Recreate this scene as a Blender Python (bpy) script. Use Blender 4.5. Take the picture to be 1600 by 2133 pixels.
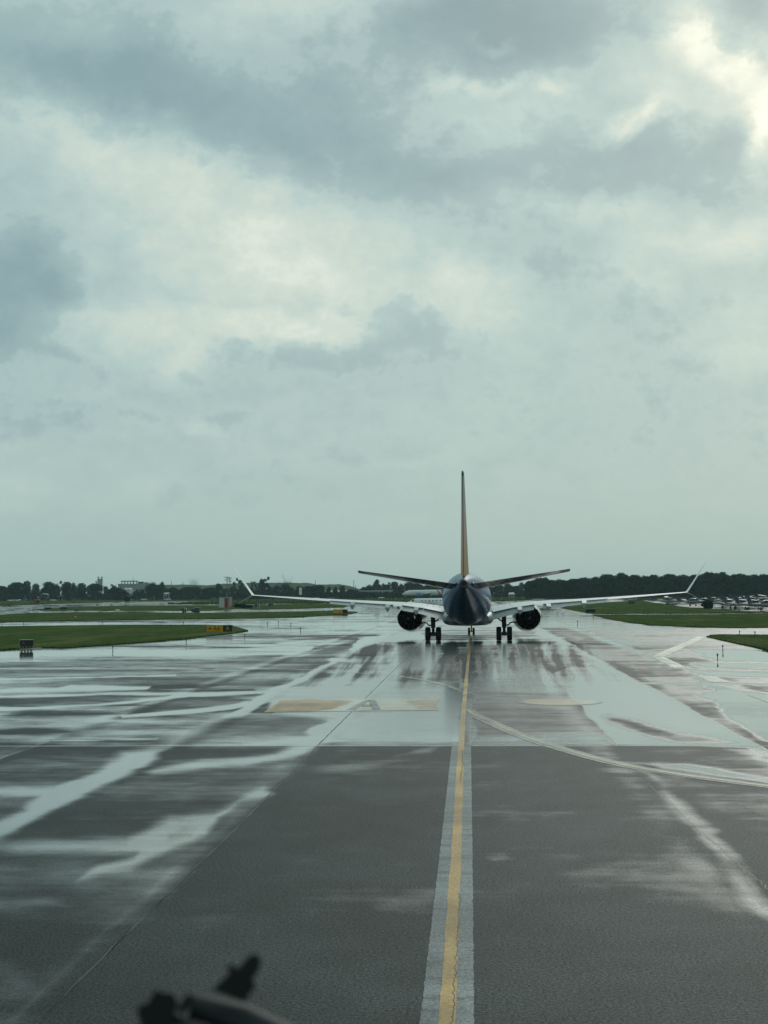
import bpy, bmesh, math, random
import numpy as np
from mathutils import Vector, Matrix
random.seed(7); RNG = np.random.default_rng(11)
R_ = math.radians
for o in list(bpy.data.objects): bpy.data.objects.remove(o)
SC = bpy.context.scene
COL = SC.collection

# ------------------------------------------------------------------ camera
F, CX, CY, H = 3000.0, 800.0, 1066.5, 3.9        # focal length and centre in photo pixels, eye height of the cockpit
VPX, VPY, ROLL = 985.0, 1234.0, 0.007            # the taxiway's vanishing point, and the horizon's tilt
v = Vector(((VPX-CX)/F, -(VPY-CY)/F, -1)).normalized()
upc = Vector((1, ROLL, 0)).cross(v).normalized()
rtc = v.cross(upc).normalized()
RM = Matrix((rtc, v, upc))                        # camera -> world
cam = bpy.data.cameras.new('camera'); camo = bpy.data.objects.new('camera', cam); COL.objects.link(camo)
camo.matrix_world = Matrix.Translation((0, 0, H)) @ RM.to_4x4()
cam.sensor_fit = 'HORIZONTAL'; cam.sensor_width = 36.0; cam.lens = F/1600*36
cam.clip_start = 0.05; cam.clip_end = 12000
cam.dof.use_dof = True; cam.dof.focus_distance = 105; cam.dof.aperture_fstop = 15
SC.camera = camo

# ------------------------------------------------------------------ sky, sun, exposure
SUN_AZ, SUN_EL = 16.0, 27.0                       # the bright break in the cloud, right of the taxiway
w = bpy.data.worlds.new('World'); SC.world = w; w.use_nodes = True
nt = w.node_tree; nt.nodes.clear()
class NT:
    """small helper that adds and links nodes"""
    def __init__(s, t): s.t = t
    def n(s, typ, **kw):
        nd = s.t.nodes.new(typ)
        for k, val in kw.items(): setattr(nd, k, val)
        return nd
    def link(s, a, b): s.t.links.new(a, b)
    def put(s, sock, val):
        if hasattr(val, 'is_linked') or hasattr(val, 'links'): s.t.links.new(val, sock)
        else: sock.default_value = val
    def m(s, op, a, b=None, c=None, clamp=False):
        nd = s.n('ShaderNodeMath', operation=op, use_clamp=clamp)
        s.put(nd.inputs[0], a)
        if b is not None: s.put(nd.inputs[1], b)
        if c is not None: s.put(nd.inputs[2], c)
        return nd.outputs[0]
    def vm(s, op, a, b=None, sc=None):
        nd = s.n('ShaderNodeVectorMath', operation=op)
        s.put(nd.inputs[0], a)
        if b is not None: s.put(nd.inputs[1], b)
        if sc is not None: s.put(nd.inputs['Scale'], sc)
        return nd.outputs[1] if op in ('LENGTH', 'DISTANCE', 'DOT_PRODUCT') else nd.outputs[0]
    def noise(s, vec, scale, detail=4, rough=.5, color=False, dist=0):
        nd = s.n('ShaderNodeTexNoise'); s.put(nd.inputs['Vector'], vec)
        nd.inputs['Scale'].default_value = scale; nd.inputs['Detail'].default_value = detail
        nd.inputs['Roughness'].default_value = rough; nd.inputs['Distortion'].default_value = dist
        return nd.outputs['Color'] if color else nd.outputs['Fac']
    def mr(s, val, a, b, c=0., d=1., smooth=True):
        nd = s.n('ShaderNodeMapRange'); nd.interpolation_type = 'SMOOTHSTEP' if smooth else 'LINEAR'
        s.put(nd.inputs['Value'], val)
        for k, x in zip(('From Min', 'From Max', 'To Min', 'To Max'), (a, b, c, d)): s.put(nd.inputs[k], x)
        return nd.outputs[0]
    def mix(s, f, a, b):
        nd = s.n('ShaderNodeMix', data_type='RGBA'); s.put(nd.inputs[0], f); s.put(nd.inputs[6], a); s.put(nd.inputs[7], b)
        return nd.outputs[2]
    def mixf(s, f, a, b):
        nd = s.n('ShaderNodeMix', data_type='FLOAT'); s.put(nd.inputs[0], f); s.put(nd.inputs[2], a); s.put(nd.inputs[3], b)
        return nd.outputs[0]
    def ramp(s, f, stops):
        nd = s.n('ShaderNodeValToRGB'); s.put(nd.inputs[0], f); e = nd.color_ramp.elements
        while len(e) < len(stops): e.new(0.5)
        for q, (p, c) in zip(e, stops): q.position = p; q.color = (*c, 1)
        return nd.outputs[0]
W = NT(nt)
def lin(r, g, b):
    f = lambda x: (x/255/12.92) if x/255 <= .04045 else ((x/255+.055)/1.055)**2.4
    return (f(r), f(g), f(b))
def pixdir(px, py):
    return (RM @ Vector(((px-CX)/F, -(py-CY)/F, -1))).normalized()
gen = W.n('ShaderNodeTexCoord').outputs['Generated']
sep = W.n('ShaderNodeSeparateXYZ'); W.link(gen, sep.inputs[0])
az = W.m('ARCTAN2', sep.outputs[0], sep.outputs[1]); el = W.m('ARCSINE', sep.outputs[2])
comb = W.n('ShaderNodeCombineXYZ'); W.put(comb.inputs[0], W.m('MULTIPLY', az, 10.)); W.put(comb.inputs[1], W.m('MULTIPLY', el, 10.))
P0 = comb.outputs[0]                              # one unit is about 300 photo pixels of sky
stretch = W.n('ShaderNodeMapping'); W.link(gen, stretch.inputs[0]); stretch.inputs['Scale'].default_value = (1, 1, 1.35)
D3 = stretch.outputs[0]
def warp(scale, amp, detail):
    c = W.noise(D3, scale, detail, .58, color=True)
    return W.vm('SCALE', W.vm('SUBTRACT', c, (.5, .5, .5)), sc=amp)
PW = W.vm('ADD', W.vm('ADD', P0, warp(5., .55, 3)), warp(17., .55, 9))
PW = W.vm('MULTIPLY', PW, (1, 1, 0))
def blobs(rows):
    """cloud banks or breaks: ellipses of sky round one direction each (photo px, px, half width, half height, tilt clockwise, strength)"""
    acc = None
    for px, py, rx, ry, rot, amp in rows:
        d = pixdir(px, py)
        mp = W.n('ShaderNodeMapping', vector_type='TEXTURE'); W.link(PW, mp.inputs[0])
        mp.inputs['Location'].default_value = (math.atan2(d.x, d.y)*10, math.asin(d.z)*10, 0)
        mp.inputs['Rotation'].default_value = (0, 0, R_(-rot)); mp.inputs['Scale'].default_value = (rx/300, ry/300, 1)
        val = W.mr(W.vm('LENGTH', mp.outputs[0]), 1., .1, 0., amp)
        acc = val if acc is None else W.m('ADD', acc, val)
    return acc
bank = blobs([
    (120, 110, 560, 250, 6, .75), (420, 250, 520, 190, 20, .8), (760, 320, 440, 170, 16, .75), (1040, 410, 380, 110, 8, .45), (1130, 20, 420, 190, 0, 1.15), (870, 120, 520, 170, -4, .8),
    (1340, 330, 430, 150, 3, .9), (1180, 540, 430, 110, 10, .42), (30, 620, 220, 225, 15, 1.2), (60, 850, 250, 100, 5, .55), (160, 740, 110, 55, 20, .5), (1540, 5, 130, 90, 12, 1.3),
    (1320, 660, 380, 140, 20, .35), (740, 942, 140, 44, 8, .45), (680, 1015, 560, 60, 4, .4), (850, 750, 320, 140, 0, .62), (600, 770, 300, 80, -4, .5), (860, 680, 130, 80, 0, .35), (250, 400, 110, 44, 0, .3), (310, 770, 160, 60, 0, .3),
    (420, 850, 380, 70, 4, .3), (1350, 880, 480, 200, 0, .35), (1595, 100, 60, 50, 0, .5), (330, 1050, 400, 50, 0, .25)])
brk = blobs([
    (1455, 30, 90, 110, 10, .20), (1520, 90, 190, 110, 20, .25), (1560, 170, 140, 100, 35, .20), (1610, 260, 70, 150, 5, .40), (1420, 190, 230, 100, 30, .14), (1000, 205, 260, 32, -6, .18), (1340, 250, 110, 34, -20, .28), (1040, 112, 80, 24, 0, .16), (1180, 205, 90, 26, 0, .20), (640, 20, 300, 70, 0, .12),
    (620, 590, 640, 250, 10, .17), (290, 700, 300, 90, 4, .16), (620, 690, 270, 50, 2, .14), (430, 450, 560, 210, 18, .13), (180, 300, 420, 130, 15, .14), (130, 40, 220, 90, 0, .10), (500, 60, 260, 70, 0, .08),
    (420, 765, 160, 56, 0, .13), (410, 872, 80, 26, 10, .12), (965, 625, 150, 110, 20, .15), (1480, 510, 330, 90, -10, .17), (1540, 690, 210, 110, 0, .12), (1200, 440, 400, 56, 5, .13),
    (60, 1000, 110, 30, 0, .14), (260, 1010, 130, 54, 0, .10), (850, 1085, 150, 24, 0, .11), (880, 950, 140, 24, 0, .08), (1290, 590, 150, 60, 0, .08), (1080, 260, 340, 60, 0, .10)])
f1 = W.m('SUBTRACT', W.noise(D3, 7., 12, .62, dist=.2), .5)
f2 = W.m('SUBTRACT', W.noise(D3, 26., 12, .62), .5)
f3 = W.m('SUBTRACT', W.noise(D3, 75., 10, .60), .5)
hi = W.mr(el, .01, .14, .25, 1.)                  # cloud structure flattens out towards the horizon
bk = W.m('ADD', bank, W.m('ADD', W.m('MULTIPLY', f1, 1.3), W.m('ADD', W.m('MULTIPLY', f2, 2.3), W.m('MULTIPLY', f3, 1.15))))
edge = W.mr(bk, .30, .78)                         # billowed edge of the banks
body_ = W.mr(bk, .4, 2.0)
bri = W.m('ADD', W.m('ADD', brk, W.m('MULTIPLY', f1, .12)), W.m('ADD', W.m('MULTIPLY', f2, .34), W.m('MULTIPLY', f3, .16)))
bri = W.m('SUBTRACT', W.m('SUBTRACT', bri, W.m('MULTIPLY', edge, .14)), W.m('MULTIPLY', body_, .26))
bri = W.m('ADD', W.m('MULTIPLY', bri, hi), .475)
cloud = W.ramp(bri, [(0.0, lin(116, 147, 154)), (.22, lin(138, 167, 173)), (.40, lin(160, 187, 188)), (.56, lin(178, 202, 199)), (.72, lin(204, 218, 208)), (.86, lin(236, 242, 228)), (1., lin(252, 252, 242))])
low = W.mix(W.mr(el, .0, .12, .6, 0.), cloud, (*lin(160, 188, 183), 1))
below = W.mix(W.mr(el, -.03, -.01, 1, 0), low, (*lin(60, 66, 62), 1))
sky = W.n('ShaderNodeTexSky'); sky.sky_type = 'NISHITA'; sky.sun_disc = False
sky.sun_elevation = R_(SUN_EL); sky.sun_rotation = R_(SUN_AZ); sky.air_density = 1.4; sky.dust_density = 3
scaled = W.vm('SCALE', below, sc=10.0)            # cloud brightness in the sky texture's own physical range
final = W.mix(.96, sky.outputs[0], scaled)
bg = W.n('ShaderNodeBackground'); W.link(final, bg.inputs[0]); bg.inputs[1].default_value = 0.1
out = W.n('ShaderNodeOutputWorld'); W.link(bg.outputs[0], out.inputs[0])
sl = bpy.data.lights.new('sun', 'SUN'); so = bpy.data.objects.new('sun', sl); COL.objects.link(so)
sl.energy = 0.8; sl.angle = R_(24); sl.color = (1, .96, .88)
sd = Vector((math.sin(R_(SUN_AZ))*math.cos(R_(SUN_EL)), math.cos(R_(SUN_AZ))*math.cos(R_(SUN_EL)), math.sin(R_(SUN_EL))))
so.rotation_euler = sd.to_track_quat('Z', 'Y').to_euler()
vs = SC.view_settings; vs.view_transform = 'Standard'; vs.look = 'None'; vs.exposure = 0; vs.gamma = 1; vs.use_curve_mapping = False
SC.cycles.use_denoising = True; SC.cycles.max_bounces = 6; SC.cycles.volume_bounces = 0; SC.cycles.sample_clamp_indirect = 4
SC.cycles.caustics_reflective = False; SC.cycles.caustics_refractive = False

# ------------------------------------------------------------------ helpers
def G(px, py, z=0.0):
    d = pixdir(px, py); t = (z-H)/d.z
    return Vector((d.x*t, d.y*t, z))
def P(px, py, Y):
    d = pixdir(px, py); t = Y/d.y
    return Vector((d.x*t, Y, H+d.z*t))
RMn = np.array(RM)
def proj(X, Y, Z=0.0):
    q = np.stack([X, Y, np.zeros_like(X)+Z-H], -1) @ RMn
    zc = np.minimum(q[..., 2], -1e-3)
    return CX+F*q[..., 0]/-zc, CY-F*q[..., 1]/-zc
PERM = np.random.default_rng(3).random((256, 256)).astype(np.float32)
def vnoise(x, y):
    xi = np.floor(x).astype(np.int64); yi = np.floor(y).astype(np.int64); fx = x-xi; fy = y-yi
    fx = fx*fx*(3-2*fx); fy = fy*fy*(3-2*fy)
    g = lambda a, b: PERM[(a+37*(b >> 8)) & 255, (b+91*(a >> 8)) & 255]
    return (g(xi, yi)*(1-fx)+g(xi+1, yi)*fx)*(1-fy)+(g(xi, yi+1)*(1-fx)+g(xi+1, yi+1)*fx)*fy
def fbm(x, y, o=4, gain=.5):
    s = 0; a = 1; t = 0
    for k in range(o):
        s = s+a*vnoise(x*2**k+17.3*k, y*2**k-9.1*k); t += a; a *= gain
    return s/t
def sst(x, a, b):
    t = np.clip((x-a)/(b-a), 0, 1); return t*t*(3-2*t)

class MB:
    def __init__(s): s.v = []; s.f = []
    def add(s, vs_, fs):
        o = len(s.v); s.v += [tuple(p) for p in vs_]; s.f += [tuple(i+o for i in q) for q in fs]; return s
    def box(s, c, d, rz=0., rx=0., ry=0.):
        M = Matrix.Rotation(rz, 3, 'Z') @ Matrix.Rotation(ry, 3, 'Y') @ Matrix.Rotation(rx, 3, 'X'); c = Vector(c)
        vs_ = [c+M @ Vector((x*d[0]/2, y*d[1]/2, z*d[2]/2)) for x in (-1, 1) for y in (-1, 1) for z in (-1, 1)]
        return s.add(vs_, [(0, 1, 3, 2), (4, 6, 7, 5), (0, 4, 5, 1), (2, 3, 7, 6), (0, 2, 6, 4), (1, 5, 7, 3)])
    def loft(s, rings, cap=True, closed=True):
        n = len(rings[0]); vs_ = [p for r in rings for p in r]; fs = []
        for i in range(len(rings)-1):
            for j in range(n if closed else n-1):
                k = (j+1) % n; fs.append((i*n+j, i*n+k, (i+1)*n+k, (i+1)*n+j))
        if cap: fs.append(tuple(range(n-1, -1, -1))); fs.append(tuple((len(rings)-1)*n+j for j in range(n)))
        return s.add(vs_, fs)
    def tube(s, pts, rad, n=8, cap=True):
        pts = [Vector(p) for p in pts]; rad = rad if isinstance(rad, (list, tuple)) else [rad]*len(pts); rings = []
        for i, p in enumerate(pts):
            t = (pts[min(i+1, len(pts)-1)]-pts[max(i-1, 0)]).normalized()
            a = t.cross(Vector((0, 0, 1)) if abs(t.z) < .9 else Vector((1, 0, 0))).normalized(); b = t.cross(a)
            rings.append([p+(a*math.cos(2*math.pi*j/n)+b*math.sin(2*math.pi*j/n))*rad[i] for j in range(n)])
        return s.loft(rings, cap)
    def lathe(s, prof, c=(0, 0, 0), axis='Y', n=20, cap=True):
        rings = []
        for a, r in prof:
            ring = []
            for j in range(n):
                t = 2*math.pi*j/n; u, w_ = r*math.cos(t), r*math.sin(t)
                q = {'Y': (u, a, w_), 'X': (a, u, w_), 'Z': (u, w_, a)}[axis]
                ring.append((c[0]+q[0], c[1]+q[1], c[2]+q[2]))
            rings.append(ring)
        return s.loft(rings, cap)
    def ball(s, c, r, n=10, m=6):
        rings = []
        for i in range(1, m):
            t = math.pi*i/m
            rings.append([(c[0]+r[0]*math.sin(t)*math.cos(2*math.pi*j/n), c[1]+r[1]*math.sin(t)*math.sin(2*math.pi*j/n), c[2]+r[2]*math.cos(t)) for j in range(n)])
        return s.loft(rings)
    def build(s, name, mat, parent=None, smooth=True, angle=35):
        me = bpy.data.meshes.new(name); me.from_pydata(s.v, [], s.f); me.update()
        bm = bmesh.new(); bm.from_mesh(me); bmesh.ops.recalc_face_normals(bm, faces=bm.faces); bm.to_mesh(me); bm.free()
        if smooth:
            me.polygons.foreach_set('use_smooth', [True]*len(me.polygons)); me.set_sharp_from_angle(angle=R_(angle))
        if mat: me.materials.append(mat)
        o = bpy.data.objects.new(name, me); COL.objects.link(o)
        if parent: o.parent = parent
        return o
def tag(o, label=None, cat=None, group=None, kind=None):
    for k, x in (('label', label), ('category', cat), ('group', group), ('kind', kind)):
        if x: o[k] = x
    return o
def empty(name, loc, rz=0., label=None, cat=None, group=None):
    o = bpy.data.objects.new(name, None); COL.objects.link(o); o.location = loc; o.rotation_euler = (0, 0, rz); o.empty_display_size = .3
    return tag(o, label, cat, group)
KIDS = {}
def copy_tree(o, parent=None):
    c = o.copy(); COL.objects.link(c); c.parent = parent
    for ch in o.children: copy_tree(ch, c)
    return c

# ------------------------------------------------------------------ materials
def mat(name, col, rough=.5, spec=.5, metal=0., coat=0., var=.0, vscale=3., bump=0., bscale=40., emit=None, back=False):
    m = bpy.data.materials.new(name); m.use_nodes = True; T = NT(m.node_tree); b = m.node_tree.nodes['Principled BSDF']
    b.inputs['Roughness'].default_value = rough; b.inputs['Specular IOR Level'].default_value = spec; b.inputs['Metallic'].default_value = metal
    b.inputs['Coat Weight'].default_value = coat; b.inputs['Coat Roughness'].default_value = .05
    tc = T.n('ShaderNodeTexCoord').outputs['Object']
    if var:
        n = T.noise(tc, vscale, 5, .6); f = T.mr(n, .3, .7, 1-var, 1+var)
        T.link(T.vm('SCALE', (*col,), sc=f), b.inputs['Base Color'])
        T.link(T.m('ADD', T.m('MULTIPLY', T.m('SUBTRACT', n, .5), var*.6), rough, clamp=True), b.inputs['Roughness'])
    else: b.inputs['Base Color'].default_value = (*col, 1)
    if bump:
        bn = T.n('ShaderNodeBump'); bn.inputs['Strength'].default_value = bump; bn.inputs['Distance'].default_value = .02
        T.link(T.noise(tc, bscale, 4), bn.inputs['Height']); T.link(bn.outputs[0], b.inputs['Normal'])
    if emit: b.inputs['Emission Color'].default_value = (*emit[0], 1); b.inputs['Emission Strength'].default_value = emit[1]
    return m
def wetmat(name, dry, dark, rough_dry=.5, bumps=1., chip=0., grain=.35):
    """pavement or road paint whose film of water comes from the point attribute wet; 0 damp, 1 standing water"""
    m = bpy.data.materials.new(name); m.use_nodes = True; T = NT(m.node_tree); b = m.node_tree.nodes['Principled BSDF']
    at = T.n('ShaderNodeAttribute', attribute_name='wet').outputs['Fac']
    pos = T.n('ShaderNodeNewGeometry').outputs['Position']
    n1 = T.noise(pos, 1.3, 6, .62); n2 = T.noise(pos, 14., 3, .6); n3 = T.noise(pos, .12, 4, .5)
    mp = T.n('ShaderNodeMapping'); T.link(pos, mp.inputs[0]); mp.inputs['Scale'].default_value = (.35, 2.6, 1)
    n4 = T.noise(mp.outputs[0], 1., 6, .6)         # water drains across the lanes: streaks along x
    h = T.m('ADD', T.m('ADD', T.m('MULTIPLY', T.m('SUBTRACT', n1, .5), .42), T.m('MULTIPLY', T.m('SUBTRACT', n2, .5), .20)), T.m('MULTIPLY', T.m('SUBTRACT', n4, .5), .28))
    k = T.mr(T.m('ADD', at, h), .10, .90)
    agg = T.noise(pos, 30., 4, .78); glint = T.noise(pos, 75., 2, .6)
    c1 = T.mix(T.mr(n3, .35, .65), (*[x*.84 for x in dry], 1), (*[x*1.14 for x in dry], 1))
    c1 = T.vm('SCALE', c1, sc=T.m('MULTIPLY', T.mr(agg, .28, .72, 1-grain*1.5, 1+grain*1.5), T.mr(n1, .3, .7, .88, 1.12)))
    st_ = T.mr(T.noise(pos, .33, 5, .62), .36, .62, .72, 1.16); c1 = T.vm('SCALE', c1, sc=st_)
    c1 = T.vm('ADD', c1, T.vm('SCALE', (.22, .24, .23), sc=T.mr(glint, .64, .76, 0, grain)))  # pale specks added to the colour as wet glints
    fin_ = T.mix(k, c1, (*dark, 1))
    if chip:                                       # worn paint: the asphalt shows through in flecks and scuffs
        mq = T.n('ShaderNodeMapping'); T.link(pos, mq.inputs[0]); mq.inputs['Scale'].default_value = (.8, 3.2, 1)
        ch_ = T.m('MULTIPLY', T.mr(T.m('ADD', T.m('MULTIPLY', T.noise(mq.outputs[0], 1.1, 8, .68), .6), T.m('MULTIPLY', T.noise(pos, 16., 5, .7), .4)), .62-.22*chip, .74-.22*chip), .85)
        fin_ = T.mix(ch_, fin_, (.045, .05, .048, 1))
    T.link(fin_, b.inputs['Base Color'])
    # jet blast and wheels keep the water of the used lane ruffled; elsewhere it lies still
    sp = T.n('ShaderNodeSeparateXYZ'); T.link(pos, sp.inputs[0])
    ruf = T.m('MULTIPLY', T.mr(T.m('ABSOLUTE', T.m('ADD', sp.outputs[0], .3)), 6.5, 9., 1, 0), T.mr(sp.outputs[1], 36, 42, 0, 1))
    wr_ = T.m('ADD', T.mixf(ruf, .05, .165), T.m('MULTIPLY', T.m('SUBTRACT', n1, .5), .05))
    kr = T.m('POWER', k, .5); ks = T.m('POWER', k, 1.5)
    T.link(T.mixf(kr, T.m('ADD', rough_dry, T.m('MULTIPLY', T.m('SUBTRACT', n2, .5), .15)), wr_), b.inputs['Roughness'])
    T.link(T.mixf(ks, IOR_DRY, 1.62), b.inputs['IOR'])
    T.link(T.mixf(k, T.mr(agg, .3, .7, .15, .85), .5), b.inputs['Specular IOR Level'])
    bn = T.n('ShaderNodeBump'); bn.inputs['Distance'].default_value = .016
    T.link(T.mixf(k, .6*bumps, .012), bn.inputs['Strength']); T.link(T.m('ADD', agg, T.m('MULTIPLY', n2, .5)), bn.inputs['Height']); T.link(bn.outputs[0], b.inputs['Normal'])
    b.inputs['Specular Tint'].default_value = (.84, .97, 1., 1)
    T.link(T.m('MULTIPLY', ks, .8), b.inputs['Coat Weight']); T.link(wr_, b.inputs['Coat Roughness']); b.inputs['Coat IOR'].default_value = 1.33
    return m
IOR_DRY = 1.24
M = {}
M['asphalt'] = wetmat('wet_asphalt', (.025, .035, .034), (.014, .019, .019), .60, grain=.62)
M['yellow'] = wetmat('wet_yellow_paint', (.47, .285, .095), (.44, .28, .11), .42, .5, grain=.16, chip=.25)
M['border'] = wetmat('wet_border_paint', (.165, .185, .19), (.12, .135, .14), .38, .5, grain=.4, chip=.62)
M['pale'] = wetmat('wet_pale_paint', (.50, .47, .36), (.48, .45, .34), .36, .5, grain=.2, chip=.3)
M['rust'] = wetmat('wet_faded_paint', (.46, .29, .15), (.52, .44, .28), .40, .5, grain=.25, chip=.48)
M['glyph'] = wetmat('wet_black_paint', (.10, .12, .12), (.05, .06, .06), .40, .5)
M['joint'] = wetmat('joint_sealant', (.022, .023, .024), (.015, .016, .016), .35, .3)
M['navy'] = mat('navy_gloss_paint', (.011, .108, .235), .26, .12, coat=.0, var=.12, vscale=1.2)
q_ = M['navy'].node_tree.nodes['Principled BSDF']; q_.inputs['IOR'].default_value = 1.16; q_.inputs['Specular IOR Level'].default_value = .5; q_.inputs['Specular Tint'].default_value = (.55, .78, 1, 1)
M['stab'] = mat('stabiliser_shaded_paint', (.10, .118, .122), .25, .5, coat=.4, var=.1)  # grey darkened all over to carry the shade of the underside
M['white'] = mat('white_aircraft_paint', (.66, .69, .69), .28, .5, coat=.3, var=.06, vscale=2.)
M['wing'] = mat('grey_wing_paint', (.70, .72, .72), .30, .5, coat=.2, var=.10, vscale=1.6)
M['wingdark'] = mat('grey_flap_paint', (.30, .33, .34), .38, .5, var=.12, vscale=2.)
M['nacelle'] = mat('nacelle_paint', (.46, .50, .52), .22, .5, coat=.4, var=.08)
M['metal'] = mat('titanium', (.20, .20, .20), .38, .5, metal=.9, var=.2, vscale=5.)
M['ductdark'] = mat('dark_duct', (.012, .013, .015), .6, .3, var=.3)  # near-black for ducts, fan disc, core nozzle and tail exhaust pipe
M['rubber'] = mat('tyre_rubber', (.012, .012, .013), .62, .35, var=.2, bump=.2)
M['strut'] = mat('gear_steel', (.035, .038, .042), .42, .5, var=.2)
M['black'] = mat('black_plastic', (.008, .009, .011), .55, .4, var=.2)
M['darkgrey'] = mat('dark_grey_metal', (.045, .05, .052), .5, .4, var=.2)
M['lightgrey'] = mat('light_grey_metal', (.42, .44, .43), .5, .4, var=.12)
M['concrete'] = mat('concrete', (.33, .32, .29), .8, .3, var=.15)
M['signyellow'] = mat('sign_yellow', (.50, .26, .012), .45, .4, var=.08)
M['signblack'] = mat('sign_black', (.008, .012, .014), .4, .4)
M['red'] = mat('red_paint', (.20, .026, .022), .5, .4, var=.12)
M['pink'] = mat('faded_red_white_paint', (.32, .20, .185), .55, .4, var=.1)
M['glass'] = mat('cockpit_glass', (.01, .014, .018), .06, .6)
M['orange'] = mat('obstruction_lamp', (.6, .12, .01), .4, .4, emit=((1., .25, .03), .5))
M['lamp'] = mat('white_lamp', (.8, .8, .75), .3, .5, emit=((1., .95, .85), 2.0))
M['trunk'] = mat('bark', (.05, .045, .038), .9, .2, var=.3)
def foliage_mat(name, a, b, sc=.5):
    m = bpy.data.materials.new(name); m.use_nodes = True; T = NT(m.node_tree); p = m.node_tree.nodes['Principled BSDF']
    pos = T.n('ShaderNodeNewGeometry').outputs['Position']
    T.link(T.mix(T.mr(T.noise(pos, sc, 4, .6), .35, .65), (*a, 1), (*b, 1)), p.inputs['Base Color'])
    p.inputs['Roughness'].default_value = 1.; p.inputs['Specular IOR Level'].default_value = .0
    return m
M['leaf'] = foliage_mat('leaf_dark', (.008, .026, .019), (.022, .046, .026))
M['leafgrey'] = foliage_mat('leaf_greygreen', (.018, .040, .032), (.038, .064, .046))
def lawn_mat(name, a, b, c):
    m = bpy.data.materials.new(name); m.use_nodes = True; T = NT(m.node_tree); q = m.node_tree.nodes['Principled BSDF']
    pos = T.n('ShaderNodeNewGeometry').outputs['Position']
    mp = T.n('ShaderNodeMapping'); T.link(pos, mp.inputs[0]); mp.inputs['Scale'].default_value = (.25, .05, 1)
    g1 = T.mix(T.mr(T.noise(pos, .7, 6, .65), .35, .65), (*a, 1), (*b, 1))
    T.link(T.mix(T.mr(T.noise(mp.outputs[0], 1., 6, .62), .48, .68, 0, .8), g1, (*c, 1)), q.inputs['Base Color'])
    q.inputs['Roughness'].default_value = 1.; q.inputs['Specular IOR Level'].default_value = 0.; return m
M['grass'] = lawn_mat('grass', (.045, .076, .026), (.072, .102, .038), (.125, .130, .056))
M['grassfar'] = foliage_mat('grass_far', (.050, .075, .026), (.075, .095, .035), .06)
M['hill'] = foliage_mat('hill_grass', (.060, .082, .040), (.085, .10, .055), .02)
def zgrad(name, z0, z1, stops, rough=.3):
    m = bpy.data.materials.new(name); m.use_nodes = True; T = NT(m.node_tree); p = m.node_tree.nodes['Principled BSDF']
    s = T.n('ShaderNodeSeparateXYZ'); T.link(T.n('ShaderNodeTexCoord').outputs['Object'], s.inputs[0])
    T.link(T.ramp(T.mr(s.outputs[2], z0, z1, 0, 1, smooth=False), stops), p.inputs['Base Color'])
    p.inputs['Roughness'].default_value = rough; p.inputs['Specular IOR Level'].default_value = .3
    return m
# the livery's tail stripes: gold at the base, then red, then grey blue at the tip
M['fin'] = zgrad('tail_livery', 4.9, 12.4, [(0., (.40, .19, .02)), (.12, (.42, .21, .055)), (.32, (.44, .235, .15)), (.60, (.37, .24, .21)), (.86, (.20, .22, .23)), (1., (.16, .19, .21))], .42)
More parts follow.
